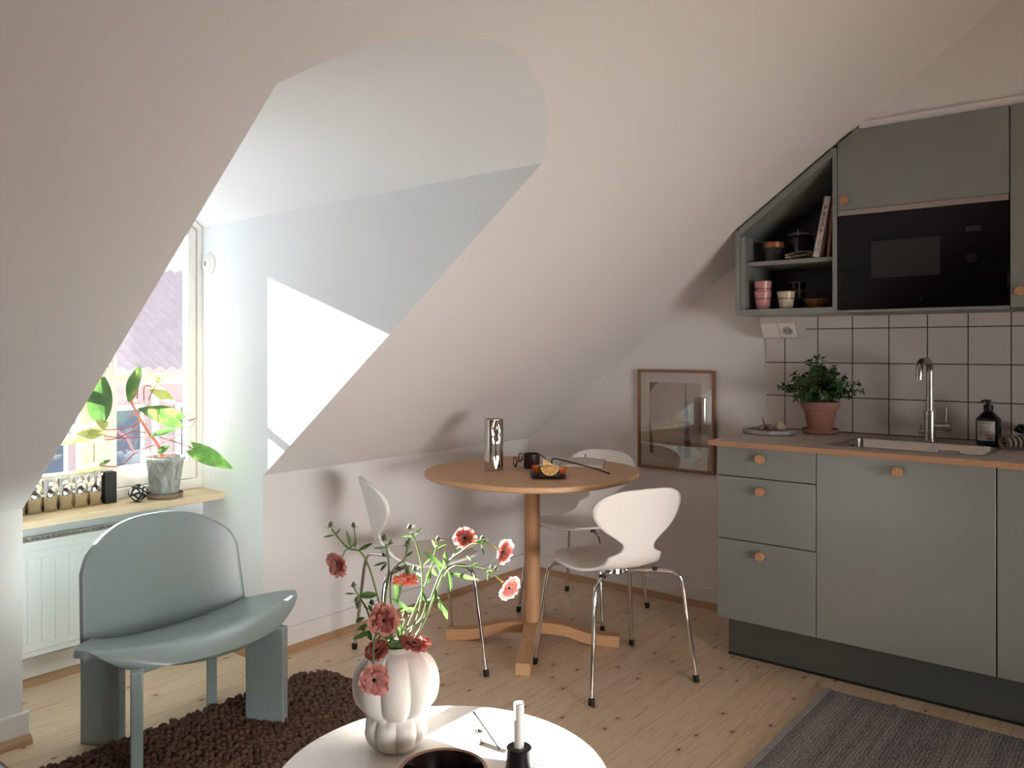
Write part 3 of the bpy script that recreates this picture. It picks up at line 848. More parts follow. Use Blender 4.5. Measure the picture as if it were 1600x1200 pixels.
for k in range(58):
    a = random.uniform(0, 2*PI); th = random.uniform(0, 1)**.6*1.12
    d = Vector((math.cos(a)*math.sin(th), math.sin(a)*math.sin(th), math.cos(th)))
    Lh = random.uniform(.12, .19)*(1.12-.30*th)
    if d.x > 0: d.x *= .42
    b0 = Vector((d.x*.055, d.y*.055, .128)); p1 = b0+d*Lh*.5+Vector((0, 0, .02)); p2 = b0+d*Lh+Vector((0, 0, .012-.03*th))
    P = spline([b0, p1, p2], 5); stems.tube(P, .0011, 5)
    for i, p in enumerate(P[2:]):
        t = (P[min(i+3, len(P)-1)]-P[i+1]).normalized()
        for sgn in (0, PI) if i < len(P)-3 else (0, PI, PI/2, -PI/2):
            aa = i*PI/2+sgn; side = t.orthogonal().normalized(); side = Matrix.Rotation(aa, 3, t) @ side
            ld = (side+t*random.uniform(.3, .9)).normalized()
            leaf_patch(fol, p, ld, t, random.uniform(.016, .027), random.uniform(.0055, .0085), .3, .2, 4, 3)
stems.build('stems', HSTEM, hp, smooth=60, fix=False)
fo_ = fol.build('foliage', HERB, hp, smooth=180, fix=False)
# marble tray with garlic and shallots
tr = thing('marble_tray', 'small faceted grey marble tray on the left end of the worktop', 'tray', (3.475, 1.365, .9))
mb_ = Mat('grey_marble', '#8c8883', .5); mb_.base(mb_.ramp(mb_.noise(mb_.coords(), 30, 6, .7, 1.5), [(.35, '#5f5c58'), (.5, '#a5a09a'), (.7, '#8b8680')]))
oc = lambda R_: [(R_*math.cos(PI/8+i*PI/4)*.92, R_*math.sin(PI/8+i*PI/4)) for i in range(8)]
loops([(oc(.010), .0), (oc(.108), .0), (oc(.115), .005), (oc(.113), .020), (oc(.100), .020), (oc(.094), .010), (oc(.01), .010)]).build('tray_body', mb_.m, tr, smooth=25, bevel=.001)
GAR = plain('garlic_skin', '#b3a184', .6, var=.12, scale=30); SHA = plain('shallot_skin', '#87605c', .5, var=.3, scale=40)
def bulb(name, label, cat, x, y, r, mat, tip, lobes=0, rz=0, tilt=(0, 0, 1), z=.9105, grp=None):
    t = thing(name, label, cat, (x, y, z), rz, grp)
    prof = [(r*.30, 0), (r*.75, r*.18), (r, r*.62), (r*.88, r*1.05), (r*.5, r*1.42), (r*.16, r*1.75), (r*.08, r*1.75+tip)]
    m = MB().lathe(prof, 28, lob=(lambda a, i, z: 1+.07*abs(math.cos(a*lobes/2)) if lobes else 1))
    q = Vector(tilt).to_track_quat('Z', 'Y').to_matrix().to_4x4(); 
    m.xf(q); lo = min(v.z for v in m.v); m.xf(Matrix.Translation((0, 0, -lo)))
    m.build('bulb', mat, t, smooth=60, sub=1); return t
bulb('garlic_bulb', 'cream garlic bulb on the right of the marble tray', 'garlic', 3.505, 1.330, .026, GAR, .006, 9)
bulb('shallot', 'purple shallot lying in front on the marble tray', 'shallot', 3.435, 1.375, .015, SHA, .012, tilt=(.3, 1, .2), grp='shallots on the tray')
bulb('shallot', 'purple shallot beside the garlic on the marble tray', 'shallot', 3.47, 1.350, .018, SHA, .010, tilt=(-.5, .4, .5), grp='shallots on the tray')
bulb('shallot', 'shallot with a tall dry pointed tip on the marble tray', 'shallot', 3.50, 1.388, .016, SHA, .038, tilt=(.1, .35, 1), grp='shallots on the tray')

# ------------------------------------------------------------------ kitchen: wall cupboards
XU = 3.360; ZB = 1.414
def zs(y): return slope_z(y)
os_ = thing('open_shelf_unit', 'grey-green open shelf unit cut to the sloping ceiling', 'shelf unit', (3.55, 1.25, ZB))
Y0, Y1 = 1.041, 1.470
t_ = .018
m = MB()
m.box(XU, Y1-t_, ZB, XK-.002, Y1, zs(Y1)-.008)                      # outer side
m.build('side_panel', GREEN, os_, world=True, bevel=.001)
m = MB(); m.box(XU, Y0, ZB, XK-.002, Y0+t_, zs(Y0+t_)-.012); m.build('side_panel', GREEN, os_, world=True, bevel=.001)
m = MB(); m.box(XU, Y0+t_, ZB, XK-.002, Y1-t_, ZB+t_+.006); m.build('bottom_panel', GREEN, os_, world=True, bevel=.001)
m = MB(); m.prism([(Y0+t_, zs(Y0+t_)-.012), (Y1-t_, zs(Y1-t_)-.012), (Y1-t_, zs(Y1-t_)-.046), (Y0+t_, zs(Y0+t_)-.046)], 'x', XU, XK-.002)
m.build('top_panel', GREEN, os_, world=True, bevel=.001)
m = MB(); m.box(XU+.012, Y1-t_-.022, ZB+t_+.006, XK-.021, Y1-t_-.001, zs(Y1-.02)-.048)
m.build('lining_panel', GREEN, os_, world=True)
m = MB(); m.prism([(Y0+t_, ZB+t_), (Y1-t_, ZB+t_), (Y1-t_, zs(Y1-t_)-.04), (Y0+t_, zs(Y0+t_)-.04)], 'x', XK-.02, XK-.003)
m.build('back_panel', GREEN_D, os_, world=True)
box('shelf', GREEN, os_, XU+.030, Y0+t_+.001, 1.626, XK-.021, Y1-t_-.023, 1.644, world=True)
SB, SM = ZB+t_+.006, 1.644           # the two levels things stand on

# cups
def cup(name, label, x, y, z, col, r0=.027, r1=.037, h=.078, band='#5b3c2c', grp=None, base=None):
    t = thing(name, label, 'cup', (x, y, z), 0, grp)
    glz = Mat('glaze_'+name, col, .25); gz = glz.n('ShaderNodeSeparateXYZ'); glz.l(glz.coords(), gz.inputs[0])
    hz = glz.math('DIVIDE', gz.outputs['Z'], h); hz = glz.math('ADD', hz, glz.math('MULTIPLY', glz.noise(glz.coords((1, 1, .2)), 60, 2), .03))
    glz.base(glz.ramp(hz, [(.0, base or col), (.55, col), (.60, band), (.66, col), (.95, col), (1.0, '#a0714e')]))
    m = MB().lathe([(r0-.004, 0), (r0, .003), (r0+(r1-r0)*.55, h*.55), (r1, h-.002), (r1-.002, h), (r1-.005, h-.003), (r0-.003, .006), (.001, .005)], 32)
    m.build('cup_body', glz.m, t, smooth=50); return t
cup('stoneware_cup', 'lower pink glazed cup of the stack in the open shelf', 3.415, 1.368, SB, '#b57f80', h=.080)
cup('stoneware_cup', 'upper pink glazed cup of the stack in the open shelf', 3.415, 1.368, SB+.043, '#bb8482', h=.080)
cup('stoneware_cup', 'cream cup with a brown band in the open shelf', 3.418, 1.268, SB, '#b5aa94', h=.075)
cup('stoneware_cup', 'dark brown cup at the back of the open shelf', 3.52, 1.258, SB, '#2e2622', h=.080)
cup('stoneware_cup', 'black cup stacked on the dark brown cup in the open shelf', 3.52, 1.258, SB+.040, '#161413', h=.080)
bw = thing('wooden_bowl', 'small shallow wooden bowl in the open shelf', 'bowl', (3.47, 1.150, SB))
MB().lathe([(.024, 0), (.030, .002), (.058, .034), (.060, .040), (.056, .040), (.03, .009), (.001, .007)], 36).build('bowl_body', wood('walnut_bowl', '#96683e', '#7b5230', 0, 2), bw)
# jars
cj = thing('canister', 'dark glass canister with a copper-coloured lid on the middle shelf', 'jar', (3.455, 1.335, SM))
MB().lathe([(.037, 0), (.040, .003), (.040, .060), (.037, .063)], 32).build('jar_glass', plain('smoked_glass', '#2b2a2a', .12, var=.3, scale=60), cj)
MB().lathe([(.042, .060), (.042, .083), (.040, .085)], 32).build('lid', plain('copper_lid', '#9c6444', .35, .6), cj)
pj = thing('preserving_jar', 'clip-top glass preserving jar with dark contents on the middle shelf', 'jar', (3.550, 1.255, SM))
MB().lathe([(.052, 0), (.056, .004), (.056, .105), (.046, .118), (.046, .122)], 36).build('jar_glass', plain('dark_jar_glass', '#0e0d0d', .06), pj)
MB().lathe([(.050, .123), (.052, .128), (.050, .138), (.030, .145)], 36).build('lid', GLASSY, pj)
MB().lathe([(.0515, .1195), (.0515, .1235)], 36).build('rubber_seal', plain('grey_seal', '#8d8a87', .4), pj)
m = MB(); m.tube([(.0545*math.cos(a), .0545*math.sin(a), .114) for a in [2*PI*i/24 for i in range(24)]], .0012, 6, closed=True)
m.tube([(-.0545, -.012, .114), (-.058, -.012, .135), (-.03, -.012, .149), (.03, -.012, .149)], .0012, 6); m.tube([(0, -.055, .114), (-.012, -.066, .125), (-.01, -.062, .085)], .0012, 6)
m.build('wire_clip', STEELP, pj)
# folded checked cloth
fc = thing('folded_cloth', 'folded cream checked cloth lying on the middle shelf', 'cloth', (3.425, 1.208, SM), math.radians(4))
ck = Mat('checked_linen', '#d6cab7', .95); bk = ck.n('ShaderNodeTexBrick', offset=0); ck.l(ck.coords((1, 1, 1), (PI/2, 0, PI/2)), bk.inputs['Vector'])
for k, x in {'Scale': 1, 'Brick Width': .03, 'Row Height': .03, 'Mortar Size': .0009}.items(): bk.inputs[k].default_value = x
bk.inputs['Color1'].default_value = bk.inputs['Color2'].default_value = lin('#d6cab7'); bk.inputs['Mortar'].default_value = lin('#453d36'); ck.base(bk.outputs['Color'])
m = MB()
for k in range(2):
    m.grid(lambda u, v, k=k: (-.035+.07*v+.003*math.sin(u*4), math.cos(u*2*PI)*.056*(1-.06*k)+.004*k, .009+k*.014+math.sin(u*2*PI)*.0075+(.010*(k)*(-math.cos(u*2*PI)))*.5+.002*math.sin(v*6)), 36, 8, closeu=True)
m.build('cloth', ck.m, fc, smooth=180)
# two books leaning
def book(label, y0, y1, zt, th, depth, col, x=3.395):
    tilt = math.atan2(y0-y1, zt); h = math.hypot(y0-y1, zt)
    t = thing('book', label, 'book', (x, y0, SM+th*math.sin(tilt)*0), 0, 'books leaning on the middle shelf')
    R = Matrix.Rotation(tilt, 4, 'X')
    cm = plain('book_cover', col, .6)
    m = MB(); m.box(0, 0, 0, .0035, th, h); m.box(0, 0, 0, depth, .003, h); m.box(0, th-.003, 0, depth, th, h); m.xf(R)
    lo = min(v.z for v in m.v); T = Matrix.Translation((0, 0, -lo+.0002)) @ R
    m.xf(Matrix.Translation((0, 0, -lo+.0002)))
    cv = m.build('cover', cm, t)
    m = MB(); m.box(.004, .0032, .003, depth-.003, th-.0032, h-.003); m.xf(T); m.build('pages', plain('book_pages', '#b8afa3', .9), t)
    return t, cv, T, h, th
t, cv, T, hb, th = book('white-spined cookbook lettered PREPP leaning in the open shelf', 1.121, 1.073, .244, .031, .20, '#c4bab5')
INKB = plain('spine_ink', '#171214', .7)
for i, ch in enumerate('PREPP'):
    text_mesh(ch, .0290, T @ Matrix.Translation((-.0005, th/2, hb*.80-i*.0235)) @ FACE_MX, INKB, cv, 'lettering', .0002)
m = MB(); m.box(-.0008, .008, .022, -.0001, .0092, .036); m.box(-.0008, .0218, .022, -.0001, .023, .036); m.box(-.0008, .008, .0348, -.0001, .023, .036); m.box(-.0008, .008, .022, -.0001, .023, .0232)
m.box(-.0008, .012, .044, -.0001, .0135, .078); m.box(-.0008, .017, .048, -.0001, .0185, .070); m.xf(T); m.build('spine_mark', INKB, cv)
t, cv, T, hb, th = book('reddish-brown book leaning against the cupboard side in the open shelf', 1.079, 1.062, .205, .017, .17, '#7a4a3d')

cab = thing('wall_cupboard', 'grey-green wall cupboard above the microwave with its corner cut to the ceiling', 'cupboard', (3.55, .74, 1.82))
ya, yb_ = 1.0385, .4475
yc = YK-(zb-KZ)/S
poly = [(yb_, 1.822), (ya, 1.822), (ya, zs(ya)-.012), (yc-.022, zb-.003), (yb_, zb-.003)]
MB().prism(poly, 'x', XU-.001, XU+.017).build('door', GREEN, cab, world=True, bevel=.0012)
knob(cab.children[0], XU-.001, 1.008, 1.857, .0165)
poly2 = [(yb_, 1.822), (ya, 1.822), (ya, zs(ya)-.014), (yc-.03, zb-.004), (yb_, zb-.004)]
MB().prism(poly2, 'x', XU+.0185, XK-.003).build('carcass', GREEN_D, cab, world=True)
mw = thing('microwave_oven', 'built-in black glass microwave oven under the wall cupboard', 'microwave', (3.55, .74, ZB))
box('carcass', GREEN_D, mw, XU+.022, .4475, ZB, XK-.003, 1.0385, 1.821, world=True)
box('bottom_rail', GREEN, mw, XU+.001, .4475, ZB, XU+.021, 1.0385, ZB+.010, world=True)
fr = box('glass_front', BLACKG, mw, XU-.002, .449, ZB+.0105, XU+.0215, 1.0375, 1.798, world=True)
box('trim_strip', plain('satin_aluminium', '#9a8f88', .35, .5), mw, XU-.003, .449, 1.799, XU+.0215, 1.0375, 1.8205, world=True, label='satin metal strip above the glass')
box('window', plain('grey_microwave_window', '#232323', .12, Specular_IOR_Level=.3), fr, XU-.0028, .668, 1.545, XU-.0018, .910, 1.688, world=True, bevel=0)
box('display', plain('dim_display', '#1d1d1f', .2), fr, XU-.0028, .535, 1.697, XU-.0018, .583, 1.716, world=True, bevel=0)
MB().lathe([(.021, 0), (.021, .012), (.018, .018)], 28, (XU-.002, .563, 1.60), axis=(-1, 0, 0)).build('dial', plain('black_dial', '#0a0a0a', .2), mw, world=True)
m = MB(); m.box(XU-.0028, .725, 1.452, XU-.0018, .727, 1.466); m.box(XU-.0028, .733, 1.452, XU-.0018, .735, 1.466); m.box(XU-.0028, .7275, 1.452, XU-.0018, .7325, 1.4535); m.build('maker_mark', plain('dark_grey_mark', '#242424', .3), fr, world=True)
hcab = thing('tall_wall_cupboard', 'tall grey-green wall cupboard cut off by the right edge of the picture', 'cupboard', (3.55, .2, ZB))
box('carcass', GREEN_D, hcab, XU+.0185, -.15, ZB, XK-.003, .4455, zb-.004, world=True)
dd = box('door', GREEN, hcab, XU-.001, -.148, ZB+.004, XU+.0175, .4435, zb-.003, world=True); knob(dd, XU-.001, .412, 1.473, .0165)
# filler strip above the cupboards
m = MB(); m.box(XBK-.012, -.15, zb-.002, XBK, yc-.03, zb+.035); struct(m.build('trim_cupboards', W_PAINT, bevel=.006))
# socket box under the shelf
sx = thing('corner_socket', 'angled white corner socket box with a switch under the open shelf', 'socket', (3.68, 1.37, 1.38))
m = MB(); m.prism([(3.600, 1.4138), (3.600, 1.390), (3.655, 1.318), (3.727, 1.318), (3.727, 1.4138)], 'y', 1.292, 1.458); 
m.build('housing', plain('grey_white_plastic', '#b9b4af', .5), sx, world=True, bevel=.002)
dir_ = Vector((.055, 0, -.072)).normalized(); nr = Vector((-dir_.z, 0, dir_.x)); nr = -nr if nr.x > 0 else nr
MS = Matrix(((0, dir_.x*-1, nr.x, 3.6275), (-1, 0, 0, 0), (0, dir_.z*-1, nr.z, 1.354), (0, 0, 0, 1)))
def on_sock(m, y): M2 = MS.copy(); M2[1][3] = y; return m.xf(M2)
on_sock(MB().box(-.038, -.040, .0005, .038, .040, .005), 1.418).build('switch_rocker', W_WHITE, sx, world=True, bevel=.0015)
soc = on_sock(MB().box(-.038, -.040, .0005, .038, .040, .004), 1.338).build('socket_plate', W_WHITE, sx, world=True, bevel=.0015)
on_sock(MB().lathe([(.022, .0042), (.022, .006), (.019, .0062), (.018, .0045)], 28), 1.338).build('socket_well', plain('socket_well_grey', '#a7a29d', .5), soc, world=True)
on_sock(MB().lathe([(.003, .0055), (.003, .0068)], 10, (-.0095, 0, 0)), 1.338).build('hole', BLACKP, soc, world=True)
on_sock(MB().lathe([(.003, .0055), (.003, .0068)], 10, (.0095, 0, 0)), 1.338).build('hole', BLACKP, soc, world=True)

# ------------------------------------------------------------------ framed print
pf = thing('framed_print', 'oak-framed abstract print in beige and maroon, leaning low on the kitchen wall', 'picture', (3.72, 1.945, .655))
py0, py1, pz0, pz1 = 1.731, 2.158, .655, 1.163
XP = 3.732
FRM = wood('walnut_brown_frame', '#9a6f50', '#85593d', 2, 2)
fw_ = .013
for q in ((py0, pz0, py1, pz0+fw_), (py0, pz1-fw_, py1, pz1), (py0, pz0+fw_, py0+fw_, pz1-fw_), (py1-fw_, pz0+fw_, py1, pz1-fw_)):
    box('frame_bar', FRM, pf, XP-.022, q[0], q[1], XP, q[2], q[3], world=True)
box('mat_board', plain('cream_mat', '#bdb3a3', .9), pf, XP-.010, py0+fw_, pz0+fw_, XP-.006, py1-fw_, pz1-fw_, world=True, bevel=0)
pr_ = box('print', plain('print_beige', '#9c8b7c', .9, var=.06, scale=12), pf, XP-.0108, 1.806, .717, XP-.0101, 2.092, 1.099, world=True, bevel=0)
def art(poly, col, k, name='painted_shape'):
    m = MB(); m.prism([(2.092-u*.286, 1.099-v*.382) for u, v in poly], 'x', XP-.0111-k*.0002, XP-.0109-k*.0002); m.build(name, plain('print_'+col[1:], col, .9, var=.03), pr_, world=True, smooth=0)
art([(0, 0), (.19, 0), (.12, .03), (.06, .08), (.02, .13), (0, .17)], '#3c2427', 1)
art([(0, .56), (.12, .545), (.25, .58), (.40, .57), (.6, .60), (1, .60), (1, 1), (0, 1)], '#a99987', 1)
art([(0, .82), (.2, .80), (.42, .86), (.5, 1), (0, 1)], '#b9aa99', 2)
art([(0, .49), (.03, .60), (.09, .95), (0, .95)], '#3c2427', 3)
art([(.80, .23), (1, .23), (1, .78), (.80, .74)], '#86766a', 2)
art([(.55, .56), (.62, .50), (.70, .47), (.80, .50), (.80, .60), (.55, .58)], '#84705f', 3)
art([(.70, 0), (.72, 0), (.725, .17), (.76, .38), (.79, .65), (.815, .90), (.80, .96), (.75, .99), (.68, .98), (.69, .6), (.69, .35), (.70, .17)], '#3c2427', 4)
m = MB(); m.box(XP-.0108, 1.83, .700, XP-.0101, 1.90, .7025); m.box(XP-.0108, 2.05, .703, XP-.0101, 2.088, .705); m.build('signature', plain('pencil_mark', '#8f8579', .9), pf, world=True)
box('glass', pane_mat('picture_glass', ior=2.0), pf, XP-.0165, py0+fw_-.002, pz0+fw_-.002, XP-.0155, py1-fw_+.002, pz1-fw_+.002, world=True, bevel=0, smooth=0)

# ------------------------------------------------------------------ on the dining table
TZ = .745
cf = thing('steel_carafe', 'tall polished steel carafe with creased facets on the dining table', 'carafe', (2.715, 2.293, TZ), math.radians(0))
R0 = .0405; hC = .222
m = MB()
A0 = YAW+PI+.35                 # the creased spout side
def car(u, v):
    a = 2*PI*u; z = hC*v; da = (a-A0+PI) % (2*PI)-PI; r = R0
    # a folded diamond below the lip that flattens the wall
    zc = hC*.80; dz = (z-zc)
    if abs(da) < .8:
        k = max(0, 1-abs(da)/.62)
        e1 = max(0, 1-abs(dz)/(.055)); r -= .012*k*e1
        if z < zc-.028: r -= .0055*max(0, 1-abs(da)/.5)*max(0, min(1, (z-.01)/.05))
    return (math.cos(a)*r, math.sin(a)*r, z)
m.grid(car, 72, 44, closeu=True)
m.build('body', STEELP, cf, solid=.0012, smooth=28)
MB().lathe([(R0-.002, .0005), (R0-.001, .002)], 40).build('base', STEELP, cf)
DK = plain('dark_brown_stoneware', '#2c1c1b', .45, var=.08)
cb = thing('square_beaker', 'dark brown straight-sided beaker on the dining table', 'beaker', (2.858, 2.195, TZ))
m = MB(); m.lathe([(.034, 0), (.036, .003), (.036, .062), (.034, .064), (.032, .062), (.032, .006), (.001, .005)], 32); m.build('beaker_body', DK, cb, smooth=40)
pt = thing('small_plate', 'small dark square plate with orange wedges on the dining table', 'plate', (2.700, 1.990, TZ), YAW)
m = loops([(rrect(-.05, -.05, .05, .05, .02), 0), (rrect(-.062, -.062, .062, .062, .02), .004), (rrect(-.072, -.072, .072, .072, .015), .012), (rrect(-.069, -.069, .069, .069, .015), .012), (rrect(-.058, -.058, .058, .058, .02), .006), (rrect(-.01, -.01, .01, .01, .005), .005)])
m.build('plate_body', DK, pt, smooth=50)
PEEL = plain('orange_peel', '#b3561c', .45, var=.08, scale=60, bump=.15)
FL = Mat('orange_flesh', '#d9922e', .35); tcn = FL.noise(FL.coords(), 90, 3); FL.base(FL.ramp(tcn, [(.3, '#c77a1c'), (.6, '#dc9a35'), (.8, '#e6b45c')]))
PITH = plain('orange_pith', '#e6cfa0', .7)
def wedge(label, x, y, z, M, ang, R_=.036):
    t = thing('orange_wedge', label, 'orange', (x, y, z), 0, 'orange wedges on the small plate')
    M = M.to_4x4()
    m = MB()
    def skin(u, v):
        a = ang*(u-.5); b = PI*(v-.5)*.985
        return Vector((math.cos(b)*math.cos(a), math.cos(b)*math.sin(a), math.sin(b)))*R_
    m.grid(skin, 16, 17); lo = 0
    m.xf(M); 
    o1 = m
    lo = min(v.z for v in m.v)
    T = Matrix.Translation((0, 0, -lo+.0005)); m.xf(T)
    m.build('peel', PEEL, t, smooth=180, fix=False)
    for sg in (-.5, .5):
        a = ang*sg; e = Vector((math.cos(a), math.sin(a), 0)); nn = Vector((-math.sin(a), math.cos(a), 0))*(-.0006 if sg > 0 else .0006)*-1
        m2 = MB(); P = [e*math.cos(b)*R_+Vector((0, 0, math.sin(b)*R_)) for b in [PI*(i/20-.5) for i in range(21)]]
        m2.add(P, [tuple(range(21))]); m2.xf(M); m2.xf(T); m2.build('pith', PITH, t, smooth=0, fix=False)
        for k in range(5):
            b0, b1 = PI*(k/5-.5)+.06, PI*((k+1)/5-.5)-.06; rr = R_*.89
            c = [Vector((.0045*math.cos((b0+b1)/2)/1, 0, 0))]
            bm_ = (b0+b1)/2; c = e*math.cos(bm_)*.005+Vector((0, 0, math.sin(bm_)*.005))
            P = [c]+[e*math.cos(b)*rr+Vector((0, 0, math.sin(b)*rr)) for b in [b0+(b1-b0)*i/6 for i in range(7)]]
            P = [p+nn*1.2 for p in P]
            m2 = MB(); m2.add(P, [tuple(range(8))]); m2.xf(M); m2.xf(T); m2.build('segment', FL, t, smooth=0, fix=False)
toC = -FW
def frame(xa, za):
    xa = Vector(xa).normalized(); za = Vector(za); za = (za-xa*za.dot(xa)).normalized(); ya = za.cross(xa)
    return Matrix((xa, ya, za)).transposed()
FL = FL.m
pz = TZ+.0065
wedge('orange wedge standing in front with its cut face to the viewer', 2.683, 1.968, pz, frame(-UP+FW*.30, RT), PI*.50, .037)
wedge('orange wedge lying at the back left of the small plate', 2.700, 2.030, pz, frame(-UP-RT*.9, FW+RT*.5), PI*.5, .035)
wedge('orange wedge resting on top of the other pieces', 2.722, 1.992, pz+.012, frame(-UP*.8-RT*.55+FW*.5, RT*.8-UP*.3), PI*.5, .034)
wedge('orange wedge with its peel outward at the right of the small plate', 2.728, 1.955, pz, frame(RT*.8-UP*.6, FW), PI*.5, .033)
# notebook, open
nb = thing('open_notebook', 'open notebook with pale pages and a black ribbon on the dining table', 'notebook', (3.06, 2.06, TZ))
PAGE = plain('notebook_pages', '#cfc6bd', .85); 
def quad_slab(P, z0, z1, name, mat, parent, wave=0, n=10, bevel=0):
    P = [Vector((p[0], p[1], 0)) for p in P]
    def f(u, v): return P[0].lerp(P[1], u).lerp(P[3].lerp(P[2], u), v)
    m = MB(); top = []; vs = []; N = n
    for i in range(N+1):
        for j in range(2):
            p = f(i/N, j); vs.append((p.x, p.y, z0))
    for i in range(N+1):
        for j in range(2):
            p = f(i/N, j); vs.append((p.x, p.y, z1+wave*math.sin(min(1, i/N*1.15)*PI)))
    K = 2*(N+1); fs = []
    for i in range(N):
        a = 2*i; fs += [(a, a+1, a+3, a+2), (K+a, K+a+2, K+a+3, K+a+1), (a, a+2, K+a+2, K+a), (a+1, K+a+1, K+a+3, a+3)]
    fs += [(0, K, K+1, 1), (2*N, 2*N+1, K+2*N+1, K+2*N)]
    m.add(vs, fs); return m.build(name, mat, parent, world=True, smooth=40, bevel=bevel)
g0, g1 = (2.925, 2.135), (3.105, 2.285)      # gutter, near and far end
r0_, r1_ = (2.885, 1.955), (3.135, 1.905)
e0, e1 = (2.905, 1.950), (3.190, 1.965)
near = Vector((2.955, 2.115, 0)); far = Vector((3.165, 2.235, 0)); wv_ = Vector((.095, -.175, 0))*.98
quad_slab([near, near+wv_, far+wv_, far], TZ+.0003, TZ+.002, 'cover', plain('pink_notebook_cover', '#b07d74', .6), nb)
quad_slab([near+wv_*.01, near+wv_*.97, far+wv_*.97, far+wv_*.01], TZ+.002, TZ+.008, 'page_block', PAGE, nb, wave=.006)
lw = Vector((-.080, .120, 0))
quad_slab([near, near+lw, far+lw, far], TZ+.0003, TZ+.002, 'cover', plain('dark_notebook_back', '#2b2422', .6), nb)
quad_slab([near+lw*.01, near+lw*.96, far+lw*.96, far+lw*.01], TZ+.002, TZ+.006, 'page_block', PAGE, nb, wave=.010)
RB = plain('black_ribbon', '#0c0b0b', .6)
a_ = near+Vector((.02, -.0, 0))
m = MB(); m.tube(spline([tuple(near+Vector((-.03, .02, TZ+.008))), tuple(near+Vector((-.01, .03, TZ+.034))), tuple(near+Vector((.03, .015, TZ+.028))), tuple(near+Vector((.04, -.03, TZ+.020))), tuple(near+Vector((.0, -.13, TZ+.018))), tuple(near+Vector((-.03, -.235, TZ+.010))), tuple(near+Vector((-.045, -.290, TZ+.003)))], 8), .0032, 8)
m.build('ribbon', RB, nb, world=True)
clp = thing('metal_bell', 'tiny pointed grey metal weight standing on the open notebook', 'paperweight', (3.200, 2.140, TZ+.0165))
MB().lathe([(.0042, 0), (.005, .003), (.0042, .010), (.0018, .014), (.0012, .021)], 16).build('bell_body', STEEL, clp)
# glasses leaning on the beaker
gl = thing('eyeglasses', 'round black-rimmed eyeglasses folded open beside the dark beaker', 'glasses', (2.87, 2.25, TZ))
c_ = Vector((2.845, 2.238, TZ+.035))
for k, cc_ in enumerate((at(805, 722, d=3.60), at(813, 715, d=3.66))):
    e1_ = (RT*.42+FW*.9).normalized() if False else (RT*.62-FW*.78).normalized() 
    rr = .0205
    P = [cc_+e1_*(rr*.55*math.cos(a))*1.0+FW*0+UP*(rr*math.sin(a)) for a in [2*PI*i/28 for i in range(28)]]
    MB().tube(P, .0021, 8, closed=True).build('rim', BLACKP, gl, world=True)
a_ = at(807, 716, d=3.60); b_ = at(811, 716, d=3.64)
MB().tube(spline([a_, (a_+b_)/2+UP*.003, b_], 4), .0012, 6).build('bridge', BLACKP, gl, world=True)
MB().tube(spline([at(817, 708.5, d=3.66), at(836, 710, d=3.70), at(847, 712, d=3.74), at(853, 719, d=3.76)], 6), .0021, 8).build('temple', BLACKP, gl, world=True)
MB().tube(spline([at(805, 728, d=3.60), at(809, 721, d=3.62), at(818, 717.5, d=3.68), at(832, 717, d=3.72)], 6), .0021, 8).build('temple', BLACKP, gl, world=True)

# ------------------------------------------------------------------ coffee table and what stands on it
CZ = .36; CX, CY, CR = 1.252, 1.200, .3575
ct = thing('coffee_table', 'round white-stained coffee table in the foreground', 'coffee table', (CX, CY, 0))
MB().lathe([(CR-.012, CZ-.028), (CR-.002, CZ-.018), (CR, CZ-.004), (CR-.003, CZ)], 96).build('tabletop', TABLEW, ct, smooth=30)
for k in range(3):
    a = 2*PI*k/3+.9; MB().lathe([(.016, .0165), (.022, CZ-.028)], 20, (.22*math.cos(a), .22*math.sin(a), 0)).build('leg', TABLEW, ct)
VX, VY = 1.292, 1.385
va = thing('lobed_vase', 'matt white vase of bulging lobes holding flowers on the coffee table', 'vase', (VX, VY, CZ), YAW+.15)
def lob_at(z):
    return .0
vp = [(.040, 0), (.050, .003), (.066, .018), (.074, .040), (.072, .062), (.066, .078), (.078, .088), (.093, .108), (.099, .135), (.097, .165), (.086, .192), (.066, .213), (.048, .222), (.040, .225), (.036, .231), (.033, .231), (.032, .222), (.045, .205), (.040, .03), (.001, .02)]
def lobf(a, i, z):
    if i >= 13: return 1
    k = math.sin(PI*min(1, i/12)) ** .6
    n_ = 8; ph = PI/n_ if i <= 5 else 0
    c = abs(math.cos((a-ph)*n_/2))
    return 1-.17*k*(1-c**.42)*(1.0)
vps = spline([(r, 0, z) for r, z in vp[:13]], 4); vps = [(p.x, p.z) for p in vps]
prof_v = vps+vp[13:]
nl = len(vps)
def lobf2(a, i, z):
    if i >= nl: return 1
    t = i/nl; tw_ = 5.4/12
    k = min(1, t*5)*min(1, (1-t)*5)
    up_ = max(0, min(1, (z-.070)/.014)); c0 = abs(math.cos(a*4)); c1_ = abs(math.cos(a*4+PI/2)); c = c0*up_+c1_*(1-up_)
    n8 = c
    pinch = 1-.10*math.exp(-((z-.078)/.008)**2)*(1-.5*c0)
    return (1-.17*k*(1-n8**.55))*pinch
MB().lathe(prof_v, 192, lob=lobf2).build('vase_body', CERAM, va, smooth=60)
